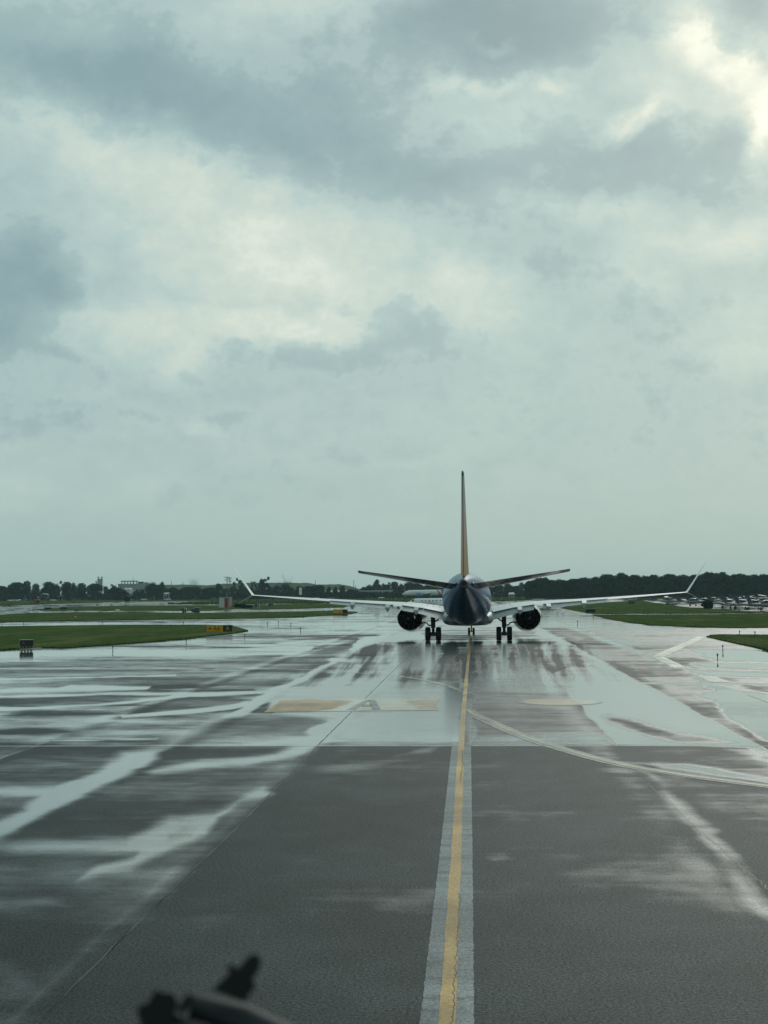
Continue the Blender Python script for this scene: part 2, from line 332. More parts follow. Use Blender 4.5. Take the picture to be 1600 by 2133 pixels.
# ------------------------------------------------------------------ the wetness of the pavement (a map in ground coordinates)
def sdf(px, py, poly):
    poly = np.array(poly, float); d = np.full(px.shape, 1e9); ins = np.zeros(px.shape, bool); n = len(poly)
    for i in range(n):
        ax, ay = poly[i]; bx, by = poly[(i+1) % n]; ex, ey = bx-ax, by-ay
        t = np.clip(((px-ax)*ex+(py-ay)*ey)/(ex*ex+ey*ey+1e-9), 0, 1)
        d = np.minimum(d, np.hypot((px-ax-t*ex), (py-ay-t*ey)*1.0))
        c = (ay > py) != (by > py); ins ^= c & (px < (bx-ax)*(py-ay)/(by-ay+1e-12)+ax)
    return np.where(ins, -d, d)
WETPOLY = [  # outlines surveyed from the photograph, amount of water, softness
    ([(1200, 1306), (1380, 1360), (1600, 1480), (1800, 1600), (1800, 1300)], .36, 12),
    ([(1127, 1306), (1180, 1306), (1420, 1400), (1620, 1500), (1640, 1590), (1327, 1417)], .24, 3),
    ([(540, 1400), (660, 1355), (770, 1322), (806, 1321), (700, 1370), (636, 1402)], .26, 5),
    ([(1470, 1425), (1600, 1440), (1800, 1500), (1800, 1640), (1620, 1572), (1480, 1480)], 0.78, 14.0),
    ([(1150, 1316), (1345, 1422), (1560, 1543), (1565, 1525), (1390, 1425), (1200, 1325)], 0.30, 6.0),
    ([(-300, 1352), (500, 1350), (640, 1340), (640, 1358), (400, 1366), (0, 1378), (-300, 1380)], 0.85, 9.0),
    ([(-300, 1380), (180, 1377), (660, 1374), (640, 1388), (-300, 1388)], 0.34, 4.5),
    ([(-300, 1393), (300, 1392), (620, 1400), (560, 1408), (-300, 1414)], 0.36, 6.0),
    ([(-300, 1414.5), (0, 1413.6), (200, 1410.5), (370, 1405.5), (370, 1408), (200, 1413), (0, 1416.8), (-300, 1418)], 0.98, 1.0),
    ([(-300, 1420), (0, 1419), (400, 1411), (620, 1411), (580, 1436), (350, 1431), (140, 1432), (-300, 1440)], 0.30, 6.0),
    ([(-300, 1440), (0, 1438), (120, 1434), (150, 1427), (310, 1430), (300, 1437), (100, 1441), (0, 1444), (-300, 1446)], 0.88, 3.0),
    ([(-300, 1450), (0, 1448), (120, 1446), (300, 1444.5), (560, 1440), (560, 1444), (300, 1449), (0, 1453), (-300, 1456)], 0.96, 3.0),
    ([(-300, 1460), (0, 1455), (240, 1447), (345, 1451), (200, 1464), (0, 1472), (-300, 1478)], 0.20, 4.5),
    ([(-300, 1476), (0, 1472), (80, 1473), (200, 1468), (350, 1452), (370, 1446), (540, 1440), (560, 1446), (440, 1452), (350, 1457), (250, 1468), (100, 1477), (0, 1481), (-300, 1490)], 0.98, 3.0),
    ([(400, 1451), (480, 1452), (525, 1459), (490, 1466), (400, 1475), (270, 1484), (235, 1488), (300, 1469)], 0.20, 3.8),
    ([(250, 1490), (400, 1476), (480, 1467), (512, 1462), (525, 1468), (470, 1478), (400, 1486), (258, 1496)], 0.98, 3.0),
    ([(-300, 1502), (90, 1501), (180, 1497), (250, 1489), (283, 1481), (270, 1488), (220, 1504), (160, 1519), (60, 1516), (-300, 1530)], 0.70, 12.0),
    ([(110, 1542.5), (330, 1537.5), (330, 1540), (110, 1544)], 0.92, 1.3),
    ([(0, 1578), (110, 1538), (130, 1529), (100, 1543), (0, 1582)], 0.60, 3.8),
    ([(390, 1534), (640, 1400), (705, 1370), (716, 1371), (655, 1405), (425, 1540), (375, 1547)], 0.92, 4.5),
    ([(440, 1488), (690, 1484), (660, 1532), (400, 1551), (340, 1556), (380, 1532)], .37, 9),
    ([(560, 1437), (700, 1415), (930, 1398), (965, 1440), (962, 1546), (640, 1546), (690, 1502), (560, 1482)], 0.88, 12.0),
    ([(690, 1400), (790, 1349), (1190, 1349), (1270, 1400), (1150, 1425), (960, 1425), (700, 1420)], 0.60, 12.0),
    ([(680, 1364), (790, 1342), (870, 1335), (880, 1352), (800, 1362), (730, 1374)], 0.36, 4.5),  # with the next row: drier asphalt, also carrying the airliner's dark reflection
    ([(1020, 1345), (1130, 1336), (1180, 1345), (1240, 1374), (1200, 1388), (1110, 1362)], 0.38, 7.5),
    ([(750, 1330), (800, 1320), (880, 1318), (890, 1333), (800, 1339), (730, 1358)], 0.97, 4.5),
    ([(985, 1395), (1150, 1400), (1200, 1445), (985, 1442)], 0.72, 12.0),
    ([(985, 1440), (1180, 1440), (1283, 1551), (985, 1549)], .31, 5),
    ([(985, 1530), (1260, 1532), (1283, 1551), (985, 1549)], 0.60, 9.0),
    ([(1127, 1308), (1327, 1418), (1560, 1545), (1640, 1590), (1560, 1566), (1550, 1557), (1283, 1551), (1180, 1440), (1150, 1404), (1190, 1388), (1250, 1392), (1200, 1350), (1120, 1322)], 0.99, 3.0),
    ([(1262, 1488), (1340, 1503), (1460, 1525), (1540, 1549), (1400, 1549), (1320, 1527), (1260, 1508)], .24, 16),
    ([(1268, 1490), (1330, 1503), (1400, 1520), (1400, 1530), (1330, 1522), (1275, 1506)], .04, 14),
    ([(500, 1550), (660, 1534), (740, 1544), (600, 1549.5)], 0.97, 3.0),
    # right of the pale road-edge marking
    ([(1445, 1352), (1600, 1356), (1800, 1370), (1800, 1378), (1520, 1377), (1470, 1368)], 0.96, 4.5),
    ([(1375, 1371), (1440, 1369), (1495, 1377), (1490, 1380), (1420, 1382)], 0.20, 3.0),
    ([(1430, 1382), (1600, 1383), (1800, 1385), (1800, 1391), (1480, 1391)], 0.95, 3.0),
    ([(1480, 1391), (1800, 1392), (1800, 1400), (1540, 1398)], 0.22, 3.0),
    ([(1430, 1394), (1540, 1398), (1800, 1402), (1800, 1412), (1560, 1409), (1490, 1408)], 0.93, 4.5),
    ([(1490, 1410), (1800, 1414), (1800, 1424), (1520, 1422)], 0.24, 3.0),
    ([(1320, 1421), (1600, 1424), (1800, 1428), (1800, 1431), (1600, 1428), (1320, 1423)], 0.85, 1.5),
    ([(1500, 1427), (1800, 1433), (1800, 1452), (1550, 1446)], 0.24, 6.0),
    # the older, drained pavement nearest the camera
    ([(350, 1560), (600, 1554), (565, 1572), (325, 1584)], 0.18, 4.5),
    ([(215, 1592), (270, 1567), (352, 1559), (340, 1565), (235, 1629), (120, 1692), (30, 1737), (-60, 1765), (-60, 1735), (60, 1690), (100, 1662), (-60, 1660), (-60, 1645), (120, 1638), (190, 1607)], .88, 17),
    ([(665, 1541), (650, 1557), (610, 1570), (480, 1600), (310, 1613), (285, 1606), (400, 1584), (520, 1573), (600, 1555)], .84, 13),
    ([(480, 1672), (440, 1712), (430, 1742), (360, 1772), (290, 1812), (185, 1832), (215, 1802), (275, 1782), (-60, 1774), (-60, 1756), (240, 1745), (330, 1705), (420, 1700)], 0.74, 20.0),  # smear on the windscreen, put in as a puddle
    ([(340, 1735), (370, 1725), (405, 1730), (400, 1745), (345, 1752)], 0.62, 12.0),
    ([(640, 1563), (428, 1770), (50, 2130), (25, 2130), (410, 1770), (628, 1566)], 0.27, 12.0),
    ([(560, 1655), (530, 1668), (470, 1672), (500, 1655), (540, 1640)], 0.55, 13.5),
    ([(-80, 1880), (120, 1868), (170, 1885), (-80, 1915)], 0.36, 15.0),  # this row and the next: soft windscreen haze put in as wetness
    ([(-80, 1950), (60, 1985), (95, 2060), (-80, 2120)], 0.40, 40.0),
    ([(1310, 1593), (1345, 1605), (1450, 1690), (1600, 1830), (1700, 1930), (1700, 1990), (1500, 1800), (1400, 1700)], .40, 20),
    ([(1280, 1585), (1440, 1592), (1600, 1622), (1750, 1640), (1750, 1660), (1480, 1614)], 0.70, 9.0),
    ([(1180, 1551), (1560, 1558), (1700, 1600), (1500, 1580), (1300, 1562)], 0.24, 9.0),
    ([(1480, 1560), (1560, 1566), (1700, 1590), (1700, 1612), (1590, 1586)], 0.55, 12.0),
    ([(990, 1785), (1030, 1777), (1055, 1787), (1010, 1796)], 0.36, 14.0),
    ([(1050, 1767), (1150, 1760), (1150, 1769)], 0.34, 10.0),
    ([(740, 1880), (880, 1855), (905, 1900), (790, 1915)], 0.30, 26.0),
    ([(820, 1578), (860, 1562), (942, 1548), (942, 1553), (900, 1571)], 0.50, 12.0),
    ([(640, 1600), (800, 1580), (880, 1580), (700, 1612)], 0.32, 10.0),
    # the painted sign: its dry, faded end and its wet end
    ([(552, 1483), (585, 1459), (640, 1455), (740, 1459), (725, 1467), (690, 1477), (640, 1483)], 0.34, 3.0),
    ([(832, 1457), (910, 1455), (906, 1479), (860, 1480)], 0.50, 6.0),
    ([(1105, 1456), (1192, 1456), (1203, 1468), (1110, 1466)], 0.42, 3.0),
]
JOINTS_BUILT = [-4.0]
JOINTS = [-15.1, -11.4, -7.75, -4.0, 3.45, 7.15, 10.9]
def wetness(X, Y):
    px, py = proj(X, Y)
    S = 0
    for dl in (-.36, -.18, 0, .18, .36):           # each paving lane drains its own way; the change is spread over the seam
        lane = np.searchsorted(np.array(JOINTS), X+dl*np.clip(Y/50, .3, 1.6)).astype(float)
        S = S+fbm(X*.14+lane*31.7+.03*Y, Y*.46+lane*11.3, 6, .56)/5
    S2 = fbm(X*.028+5.1, Y*.16+3.3, 4)
    L = fbm(X*1.1+7, Y*.07, 4, .55)
    w_ = .58+(S-.5)*1.5+(S2-.5)*.9
    w_ = np.where(py > 1345, np.where(np.abs(X+.35) > 7.6, .35+(S-.5)*1.5+(S2-.5)*.5, w_), w_)
    near = sst(-Y, -37.1, -36.9)
    B = fbm(X*.30+2.2, Y*.16+8.8, 5, .55); S3 = fbm(X*.8+9, Y*1.3+4, 4, .55)
    w_ = w_*(1-near)+near*(.09+(S-.5)*.40+(B-.5)*.45+sst(-X, 3.7, 4.3)*(.14+(S-.5)*.15+(S3-.5)*.2-(B-.5)*.4))
    w_ = np.where(Y < 30, w_-.05*sst(-Y, -30, -14), w_)
    w_ = w_+(1-near)*(S3-.5)*.34
    jx = (fbm(X*.35, Y*.22, 4)-.5); jy = (fbm(X*.35+50, Y*.22+9, 4)-.5)
    for poly, val, soft in WETPOLY:
        q = np.array(poly, float); pad = soft*3+10
        sel = (px > q[:, 0].min()-pad) & (px < q[:, 0].max()+pad) & (py > q[:, 1].min()-pad) & (py < q[:, 1].max()+pad) & (Y > 4)
        if not sel.any(): continue
        jit = min(soft, 14)
        d = sdf(px[sel]+jx[sel]*(jit*7+6), py[sel]+jy[sel]*(jit*1.6+1.5), poly)
        k = sst(-d, -soft*.55, soft*.95)
        w_[sel] = w_[sel]*(1-k)+k*(val+(S[sel]-.5)*(.6 if .15 < val < .9 else .3))
    # jet blast and tyres drag the film into streaks that fan out behind the aircraft
    fan = (X+.35)*(1+.010*(112-Y)); L1 = fbm(fan*1.5+7, Y*.03, 5, .6); L2 = fbm(fan*.6+31, Y*.06+2, 4)
    wake = sst(-np.abs(X+.3), -9.5, -5.5)*sst(Y, 52, 74)*sst(-Y, -124, -106)
    w_ = w_+wake*((L1-.5)*2.3+(L2-.5)*1.1-.15)
    track = sum(np.exp(-((X-c-.3*np.sin(Y*.11+c)-.5*(fbm(Y*.2+c, X*0+c, 3)-.5))/.30)**2) for c in (-3.7, -2.7, 2.0, 2.95))*sst(Y, 64, 84)*sst(-Y, -118, -112)
    w_ = w_+track*.50
    for jx_ in JOINTS[1:]:                        # water stands along the seams on one side and drains on the other
        w_ = w_+np.exp(-((X-jx_+.3)/.34)**2)*.14*sst(Y, 8, 14)-np.exp(-((X-jx_-.3)/.30)**2)*.12
    return np.clip(w_, 0, 1)
def set_wet(o, f=1., lo=0., hi=1.):
    me = o.data; n = len(me.vertices); c = np.empty(n*3, np.float32); me.vertices.foreach_get('co', c); c = c.reshape(-1, 3).astype(float)
    a = me.attributes.new('wet', 'FLOAT', 'POINT'); a.data.foreach_set('value', np.clip(wetness(c[:, 0], c[:, 1])*f, lo, hi).astype(np.float32))

# ------------------------------------------------------------------ ground and pavement
g = MB(); g.add([(-3000, -400, -.06), (3000, -400, -.06), (3000, 3000, -.06), (-3000, 3000, -.06)], [(0, 1, 2, 3)])
tag(g.build('ground', M['grassfar'], smooth=False), kind='structure')
ys = [-60, -30, -10, 0, 5]+[H*F/(p-VPY) for p in np.arange(2290, 1500, -2.6)]+[H*F/(p-VPY) for p in np.arange(1500, 1246.9, -1.7)]
ts = np.concatenate([np.linspace(-1.6, -.40, 30)[:-1], np.arange(-.40, .28, 1/1250), np.linspace(.28, 1.6, 34)])
YY = np.array(ys)[:, None]+0*ts[None]; XX = ts[None]*np.maximum(YY, 20)
nr, nc = XX.shape
co = np.stack([XX, YY, np.zeros_like(XX)], -1).reshape(-1, 3).astype(np.float32)
i = np.arange((nr-1)*(nc-1)); r, c = i//(nc-1), i % (nc-1); a = r*nc+c
quads = np.stack([a, a+1, a+nc+1, a+nc], 1).astype(np.int32)
me = bpy.data.meshes.new('taxiway'); me.vertices.add(len(co)); me.vertices.foreach_set('co', co.ravel())
me.loops.add(quads.size); me.loops.foreach_set('vertex_index', quads.ravel())
me.polygons.add(len(quads)); me.polygons.foreach_set('loop_start', np.arange(0, quads.size, 4, dtype=np.int32))
me.update(calc_edges=True); me.materials.append(M['asphalt'])
tw = bpy.data.objects.new('taxiway', me); COL.objects.link(tw); tag(tw, kind='structure'); set_wet(tw)

def ribbon(name, pts, wid, z, m, step=.6, wob=0., f=1., lo=0., hi=1., off=0.):
    P2 = [Vector((p[0], p[1], 0)) for p in pts]
    cr = []                                        # Catmull-Rom through the points
    for k in range(len(P2)-1):
        p0, p1, p2, p3 = P2[max(k-1, 0)], P2[k], P2[k+1], P2[min(k+2, len(P2)-1)]
        nst = max(2, int((p2-p1).length/step))
        for q in range(nst):
            t = q/nst
            cr.append(.5*((2*p1)+(p2-p0)*t+(2*p0-5*p1+4*p2-p3)*t*t+(3*p1-p0-3*p2+p3)*t**3))
    cr.append(P2[-1]); vs_ = []; fs = []; nx = 3
    for k, p in enumerate(cr):
        t = (cr[min(k+1, len(cr)-1)]-cr[max(k-1, 0)]).normalized(); nrm = Vector((t.y, -t.x, 0))
        e0 = wob*(random.random()-.5); e1 = wob*(random.random()-.5)
        for j in range(nx+1):
            u = j/nx; q = p+nrm*(off+(u-.5)*wid+(e0 if j == 0 else e1 if j == nx else 0)); vs_.append((q.x, q.y, z))
    for k in range(len(cr)-1):
        for j in range(nx): b = k*(nx+1)+j; fs.append((b, b+1, b+nx+2, b+nx+1))
    mb = MB(); mb.add(vs_, fs); o = mb.build(name, m, smooth=False); set_wet(o, f, lo, hi); return tag(o, kind='structure')
def pxs(*pts): return [G(x, y) for x, y in pts]
def patch(name, corners, z, m, n=24, k=6, f=1., lo=0., hi=1.):
    A, B, C, D = [Vector(q) for q in corners]; vs_ = []; fs = []
    for i_ in range(n+1):
        for j_ in range(k+1):
            u, v_ = i_/n, j_/k; q = (A*(1-u)+B*u)*(1-v_)+(D*(1-u)+C*u)*v_; vs_.append((q.x, q.y, z))
    for i_ in range(n):
        for j_ in range(k): b = i_*(k+1)+j_; fs.append((b, b+1, b+k+2, b+k+1))
    mb = MB(); mb.add(vs_, fs); o = mb.build(name, m, smooth=False); set_wet(o, f, lo, hi); return tag(o, kind='structure')
cl = [(-.27, 6), (-.275, 13), (-.29, 22), (-.335, 37), (-.34, 50), (-.33, 62), (-.31, 80), (-.25, 110), (-.2, 132), (-.1, 180), (.1, 300)]
ribbon('centreline_border', [(x, y) for x, y in cl if y < 36]+[(-.33, 36.9)], .49, .004, M['border'], .06, .014, lo=.16, hi=.6)
ribbon('centreline_border', [(-.33, 37.0)]+[(x, y) for x, y in cl if y > 37], .54, .004, M['border'], .12, .03, lo=.25, hi=.85)
ribbon('centreline', cl, .155, .008, M['yellow'], .35, .014, f=.42, hi=.40)
ribbon('pavement_joint', [(-60, 37.0), (-20, 36.95), (-8, 37.0), (4, 36.97), (12, 36.9), (40, 36.8)], .10, .003, M['joint'], .5, .03, lo=.9)
for jx_ in JOINTS_BUILT:
    ribbon('pavement_joint', [(jx_+random.uniform(-.03, .03), y_) for y_ in (8, 16, 25, 36, 50, 70, 95, 130)], .022, .0035, M['joint'], .5, .03, f=.1)
for y_ in (76, 158):
    ribbon('pavement_joint', [(-40, y_), (-10, y_+.1), (8, y_), (40, y_)], .09, .003, M['joint'], .8, .03, lo=.9)
# lead-off lines that leave the centreline
rl = pxs((975, 1478), (985, 1487), (1010, 1499), (1060, 1521.5), (1110, 1541), (1160, 1557), (1230, 1577), (1300, 1594), (1400, 1611), (1500, 1625), (1600, 1638), (1750, 1654), (2000, 1678), (2400, 1712))
ribbon('lead_off_line_border', rl, .46, .0055, M['border'], .25, .04, lo=.5)
ribbon('lead_off_line', rl, .15, .0095, M['rust'], .25, .02, f=.6)
ll = pxs((964, 1441), (950, 1436), (925, 1426.5), (880, 1416), (820, 1408), (740, 1401.5), (650, 1396), (560, 1392.5), (400, 1390), (200, 1389.5), (0, 1390.5), (-200, 1392), (-700, 1397))
ribbon('lead_off_line', ll, .17, .0055, M['pale'], .4, .03, lo=.45)
ribbon('lead_off_line', pxs((1490, 1391), (1700, 1396)), .3, .0055, M['pale'], .4, .05, lo=.4)
ribbon('shoulder_line', pxs((640, 1300), (690, 1313), (680, 1320), (600, 1325), (500, 1329)), .22, .0055, M['pale'], .5, .04, lo=.4)
# broken pale edge marking on the right
patch('edge_marking', pxs((1361, 1365.5), (1383, 1368), (1467, 1329), (1456, 1325)), .006, M['pale'], f=.45, hi=.55)
patch('edge_marking', pxs((1352, 1366), (1384, 1368.5), (1430, 1391), (1404, 1391)), .0068, M['pale'], f=.7, hi=.75)
patch('edge_marking', pxs((1454, 1408.5), (1486, 1409), (1521, 1421.5), (1481, 1421)), .006, M['pale'], f=.5, hi=.55)
patch('edge_marking', pxs((1554, 1446.5), (1602, 1448.5), (1680, 1476), (1634, 1476)), .006, M['pale'], f=.5, hi=.5)
for a, b in (((1210, 1312), (1222, 1314)), ((1198, 1329), (1212, 1331)), ((1225, 1317), (1238, 1321))):
    patch('faded_mark', pxs(a, (b[0], a[1]+.4), (b[0]+4, b[1]+1), (a[0]+5, b[1]+1)), .006, M['pale'], 4, 2)
# the painted direction sign and the round position marking on the taxiway
sgn = pxs((550, 1483.5), (907, 1479.5), (912, 1455.5), (584, 1457.5))
patch('painted_sign', sgn, .006, M['rust'], 90, 24, f=.72, lo=.10)
patch('painted_sign_border', pxs((908, 1479.5), (914, 1479.5), (919, 1455), (913, 1455.5)), .006, M['glyph'], 4, 12)
def stroke(name, a, b, c_, d): patch(name, pxs(a, b, c_, d), .010, M['glyph'], 10, 10, f=.55)
stroke('painted_letter', (722, 1479), (740, 1479), (772, 1458.5), (762, 1458.5))
stroke('painted_letter', (776, 1479), (793, 1478.5), (782, 1458.5), (768, 1458.5))
stroke('painted_letter', (752, 1472), (774, 1472), (773, 1468.2), (758, 1468.2))
def disc(name, c, rx, ry, z, m, rings=10, n=40, r0=0.):
    vs_ = []; fs = []
    for q in range(rings+1):
        rr = r0+(1-r0)*q/rings
        for j in range(n): t = 2*math.pi*j/n; vs_.append((c.x+rx*rr*math.cos(t), c.y+ry*rr*math.sin(t), z))
    for q in range(rings):
        for j in range(n): k = (j+1) % n; fs.append((q*n+j, q*n+k, (q+1)*n+k, (q+1)*n+j))
    if r0 == 0: vs_ = [(p[0], p[1], p[2]) for p in vs_]
    mb = MB(); mb.add(vs_, fs); o = mb.build(name, m, smooth=False); set_wet(o, f=.62, lo=.08); return tag(o, kind='structure')
pc = G(1167, 1462)
disc('round_marking', pc, 1.32, 1.45, .006, M['rust'], r0=.02)
disc('round_marking_ring', pc, 1.5, 1.65, .0055, M['border'], 2, r0=.88)
# ragged crack along the paint nearest the camera, and a tar line on it
def ragged(name, pts, amp, wid, z, m):
    out_ = []
    for k in range(len(pts)-1):
        a, b = pts[k], pts[k+1]; n = max(2, int(abs(b[1]-a[1])/.07))
        for q in range(n): t = q/n; out_.append((a[0]+(b[0]-a[0])*t+random.uniform(-amp, amp), a[1]+(b[1]-a[1])*t))
    ribbon(name, out_, wid, z, m, .2, wid*.5, f=.3)
ragged('crack', [(-.235, 11.5), (-.225, 14), (-.215, 16.5), (-.21, 19)], .016, .007, .0105, M['joint'])
ragged('crack', [(-.30, 30), (-.27, 33), (-.30, 36)], .02, .012, .0105, M['joint'])
ragged('crack', [(3.9, 17), (3.75, 21), (3.6, 26), (3.5, 30)], .035, .012, .004, M['joint'])

# ------------------------------------------------------------------ grass islands between the taxiways
def hor(x): return VPY+(VPX-x)*ROLL
def inside(px, py, poly):
    ins = False; n = len(poly)
    for i_ in range(n):
        ax, ay = poly[i_]; bx, by = poly[(i_+1) % n]
        if (ay > py) != (by > py) and px < (bx-ax)*(py-ay)/(by-ay)+ax: ins = not ins
    return ins
def grass(poly, label, tufts, hgt=.09, m='grass', th=.035):
    poly = [(x, max(y, hor(x)+5.0)) for x, y in poly]
    dense = []
    for k in range(len(poly)):                     # small irregularities along the mown edge
        a, b = poly[k], poly[(k+1) % len(poly)]; n = max(1, int(abs(b[0]-a[0])/9))
        for q in range(n):
            t = q/n; y = a[1]+(b[1]-a[1])*t; dense.append((a[0]+(b[0]-a[0])*t, y+(random.uniform(-.35, .35)*min(1, (y-hor(a[0]))/40) if q else 0)))
    top = [G(x, y, 0) for x, y in dense]
    bm = bmesh.new(); vs_ = [bm.verts.new((p.x, p.y, hgt)) for p in top]; es = [bm.edges.new((vs_[k], vs_[(k+1) % len(vs_)])) for k in range(len(vs_))]
    bmesh.ops.triangle_fill(bm, use_beauty=True, edges=es)
    lo = [bm.verts.new((p.x, p.y, -.05)) for p in top]
    for k in range(len(vs_)):
        q = (k+1) % len(vs_); bm.faces.new((vs_[k], vs_[q], lo[q], lo[k]))
    xs = [p[0] for p in poly]; yy = [p[1] for p in poly]
    pts = []
    for k in range(tufts):
        if len(pts) >= tufts: break
        if random.random() < .4:
            x, y = random.choice(dense); x += random.uniform(-4, 4); y += random.uniform(-.3, .3)
        else: x, y = random.uniform(max(min(xs), -150), min(max(xs), 1750)), random.uniform(min(yy), max(yy))
        if inside(x, y, poly): pts.append((x, y))
    for x, y in pts:
        if y-hor(x) < 2: continue
        p = G(x, y); s = random.uniform(.5, 1.3)*th; a = random.uniform(0, 3.14); wv = Vector((math.cos(a), math.sin(a), 0))*s*random.uniform(.6, 1.6)
        ln = Vector((random.uniform(-.5, .5)*s, random.uniform(-.5, .5)*s, s+hgt))
        q = [bm.verts.new(p-wv+Vector((0, 0, hgt-.02))), bm.verts.new(p+wv+Vector((0, 0, hgt-.02))), bm.verts.new(p+ln)]
        bm.faces.new(q)
    bmesh.ops.recalc_face_normals(bm, faces=[f for f in bm.faces if len(f.verts) != 3 or True])
    me = bpy.data.meshes.new('grass'); bm.to_mesh(me); bm.free(); me.materials.append(M[m])
    o = bpy.data.objects.new('grass', me); COL.objects.link(o); return tag(o, label, None, None, 'stuff')
grass([(-300, 1307), (0, 1306), (150, 1304), (300, 1302.5), (430, 1302.5), (484, 1305), (500, 1309), (517, 1314.2), (505, 1316.5), (484, 1320), (388, 1331.5), (235, 1344), (130, 1351), (90, 1350.5), (60, 1352), (0, 1355), (-300, 1374)], 'mown grass island that narrows to a point beside the yellow direction sign', 16000)
grass([(-300, 1283), (0, 1281.5), (60, 1277.5), (150, 1277), (270, 1275), (335, 1277), (420, 1277.5), (540, 1275.5), (640, 1274), (700, 1272), (745, 1276), (732, 1279), (700, 1281), (632, 1285.5), (560, 1287.5), (440, 1289.3), (150, 1293.5), (0, 1296.5), (-300, 1301)], 'long grass strip behind the yellow direction sign', 9000, th=.07)
grass([(57, 1271.7), (75, 1269.5), (100, 1267.5), (150, 1264.2), (250, 1262.3), (330, 1261.6), (460, 1261.3), (530, 1260.5), (620, 1258.5), (706, 1257), (735, 1260), (715, 1265), (620, 1268.5), (530, 1270), (500, 1267.5), (480, 1269.8), (440, 1272), (270, 1272.2)], 'low grass strip around the red and white shelter', 5000, th=.08)
grass([(355, 1258.6), (380, 1256.5), (430, 1253.6), (470, 1251), (560, 1248.6), (660, 1246.8), (720, 1249), (720, 1255.5), (640, 1257), (560, 1257.6), (480, 1258.8)], 'thin grass strip with weeds beyond the shelter', 2500, th=.5)
grass([(-400, 1250), (0, 1246.5), (800, 1241), (1023, 1240), (1023, 1244), (800, 1244), (700, 1246), (540, 1245.8), (460, 1247), (350, 1250.7), (270, 1253), (200, 1255.5), (100, 1258.5), (0, 1262.6), (-400, 1277)], 'far grass field in front of the tree line', 2500, .1, 'grassfar', .5)
grass([(700, 1247.5), (740, 1244.8), (830, 1244), (960, 1244.5), (1060, 1246.3), (1098, 1248.6), (1108, 1249.8), (1090, 1251), (1023, 1253.2), (940, 1255), (840, 1256.4), (760, 1255.5), (720, 1252)], 'grass island behind the white business jet', 3000, .1, 'grass', .5)
grass([(1168, 1267), (1190, 1260), (1240, 1256.5), (1290, 1253.5), (1340, 1251.5), (1364, 1256), (1437, 1266), (1519, 1271.5), (1590, 1276), (1700, 1281), (1600, 1276.2), (1480, 1278.3), (1350, 1278.6), (1236, 1279.3), (1205, 1274)], 'grass between the taxiway and the parked light aircraft', 5000, th=.07)
grass([(1234, 1281.2), (1350, 1281), (1480, 1280.6), (1560, 1279), (1620, 1277.6), (1900, 1281), (1900, 1308), (1600, 1308), (1520, 1308.8), (1450, 1306.5), (1360, 1303.5), (1300, 1296), (1262, 1288.5)], 'grass strip in front of the parked light aircraft', 6000, th=.05)
grass([(1472, 1327.5), (1480, 1324.6), (1500, 1323.5), (1600, 1324.2), (1900, 1325), (1900, 1425), (1700, 1378), (1600, 1356.5), (1560, 1347), (1520, 1338.5), (1490, 1331.5)], 'nearest grass corner with two edge lights before it', 16000)
grass([(1100, 1241.5), (1400, 1240.5), (1900, 1240), (1900, 1247.5), (1600, 1247.6), (1480, 1248), (1390, 1248), (1300, 1247.5), (1180, 1245.3), (1110, 1244.6)], 'grass along the foot of the dark wood', 2500, .1, 'grassfar', .5)
# ------------------------------------------------------------------ the airliner ahead
M['signdim'] = mat('sign_dark_amber', (.16, .10, .015), .5, .4)  # darker amber for the letter of the box sign
M['winglet'] = mat('winglet_paint', (.58, .61, .61), .3, .5, coat=.2, var=.08)
S0 = 19.6                                          # station of the main wheels: the airliner stands on its origin there
def st(s): return S0-s
def ring(s, rx, top, bot, cz, n=32):
    out_ = []
    for j in range(n):
        t = 2*math.pi*j/n; sn = math.sin(t); out_.append((rx*math.cos(t), st(s), cz+(sn*(top-cz) if sn > 0 else sn*(cz-bot))))
    return out_
air = empty('airliner', (-.37, 116.8, 0), -.0128, 'large blue airliner seen from behind with split winglets and gold tail', 'airliner')
FS = [(0, .1, 2.78, 2.6, 2.7), (.5, .72, 3.45, 2.1, 2.75), (1.5, 1.22, 4.15, 1.78, 2.9), (3, 1.62, 4.9, 1.55, 3.1), (5, 1.83, 5.28, 1.40, 3.25), (7, 1.88, 5.36, 1.36, 3.3), (12, 1.88, 5.36, 1.36, 3.3), (18, 1.88, 5.36, 1.36, 3.3), (24.5, 1.88, 5.36, 1.36, 3.3),
      (26.5, 1.87, 5.36, 1.47, 3.33), (28.5, 1.80, 5.36, 1.76, 3.42), (30.5, 1.65, 5.36, 2.16, 3.58), (32.5, 1.40, 5.33, 2.64, 3.78), (34.5, 1.06, 5.25, 3.17, 4.0), (36, .74, 5.12, 3.60, 4.2), (37.2, .50, 4.98, 3.95, 4.36), (38.0, .36, 4.85, 4.12, 4.46)]
m_ = MB(); m_.loft([ring(*q) for q in FS]); fus = m_.build('fuselage', M['navy'], air, angle=60)
m_ = MB(); m_.loft([ring(38.003, .355, 4.845, 4.13, 4.46), ring(38.35, .27, 4.76, 4.24, 4.48)]); tc_ = m_.build('tail_cone', M['darkgrey'], air)
m_ = MB(); m_.lathe([(st(38.36), .16), (st(38.0), .15)], (0, 0, 4.5), 'Y', 16); m_.build('exhaust_pipe', M['ductdark'], tc_)
m_ = MB()                                          # wing-to-body fairing under the belly
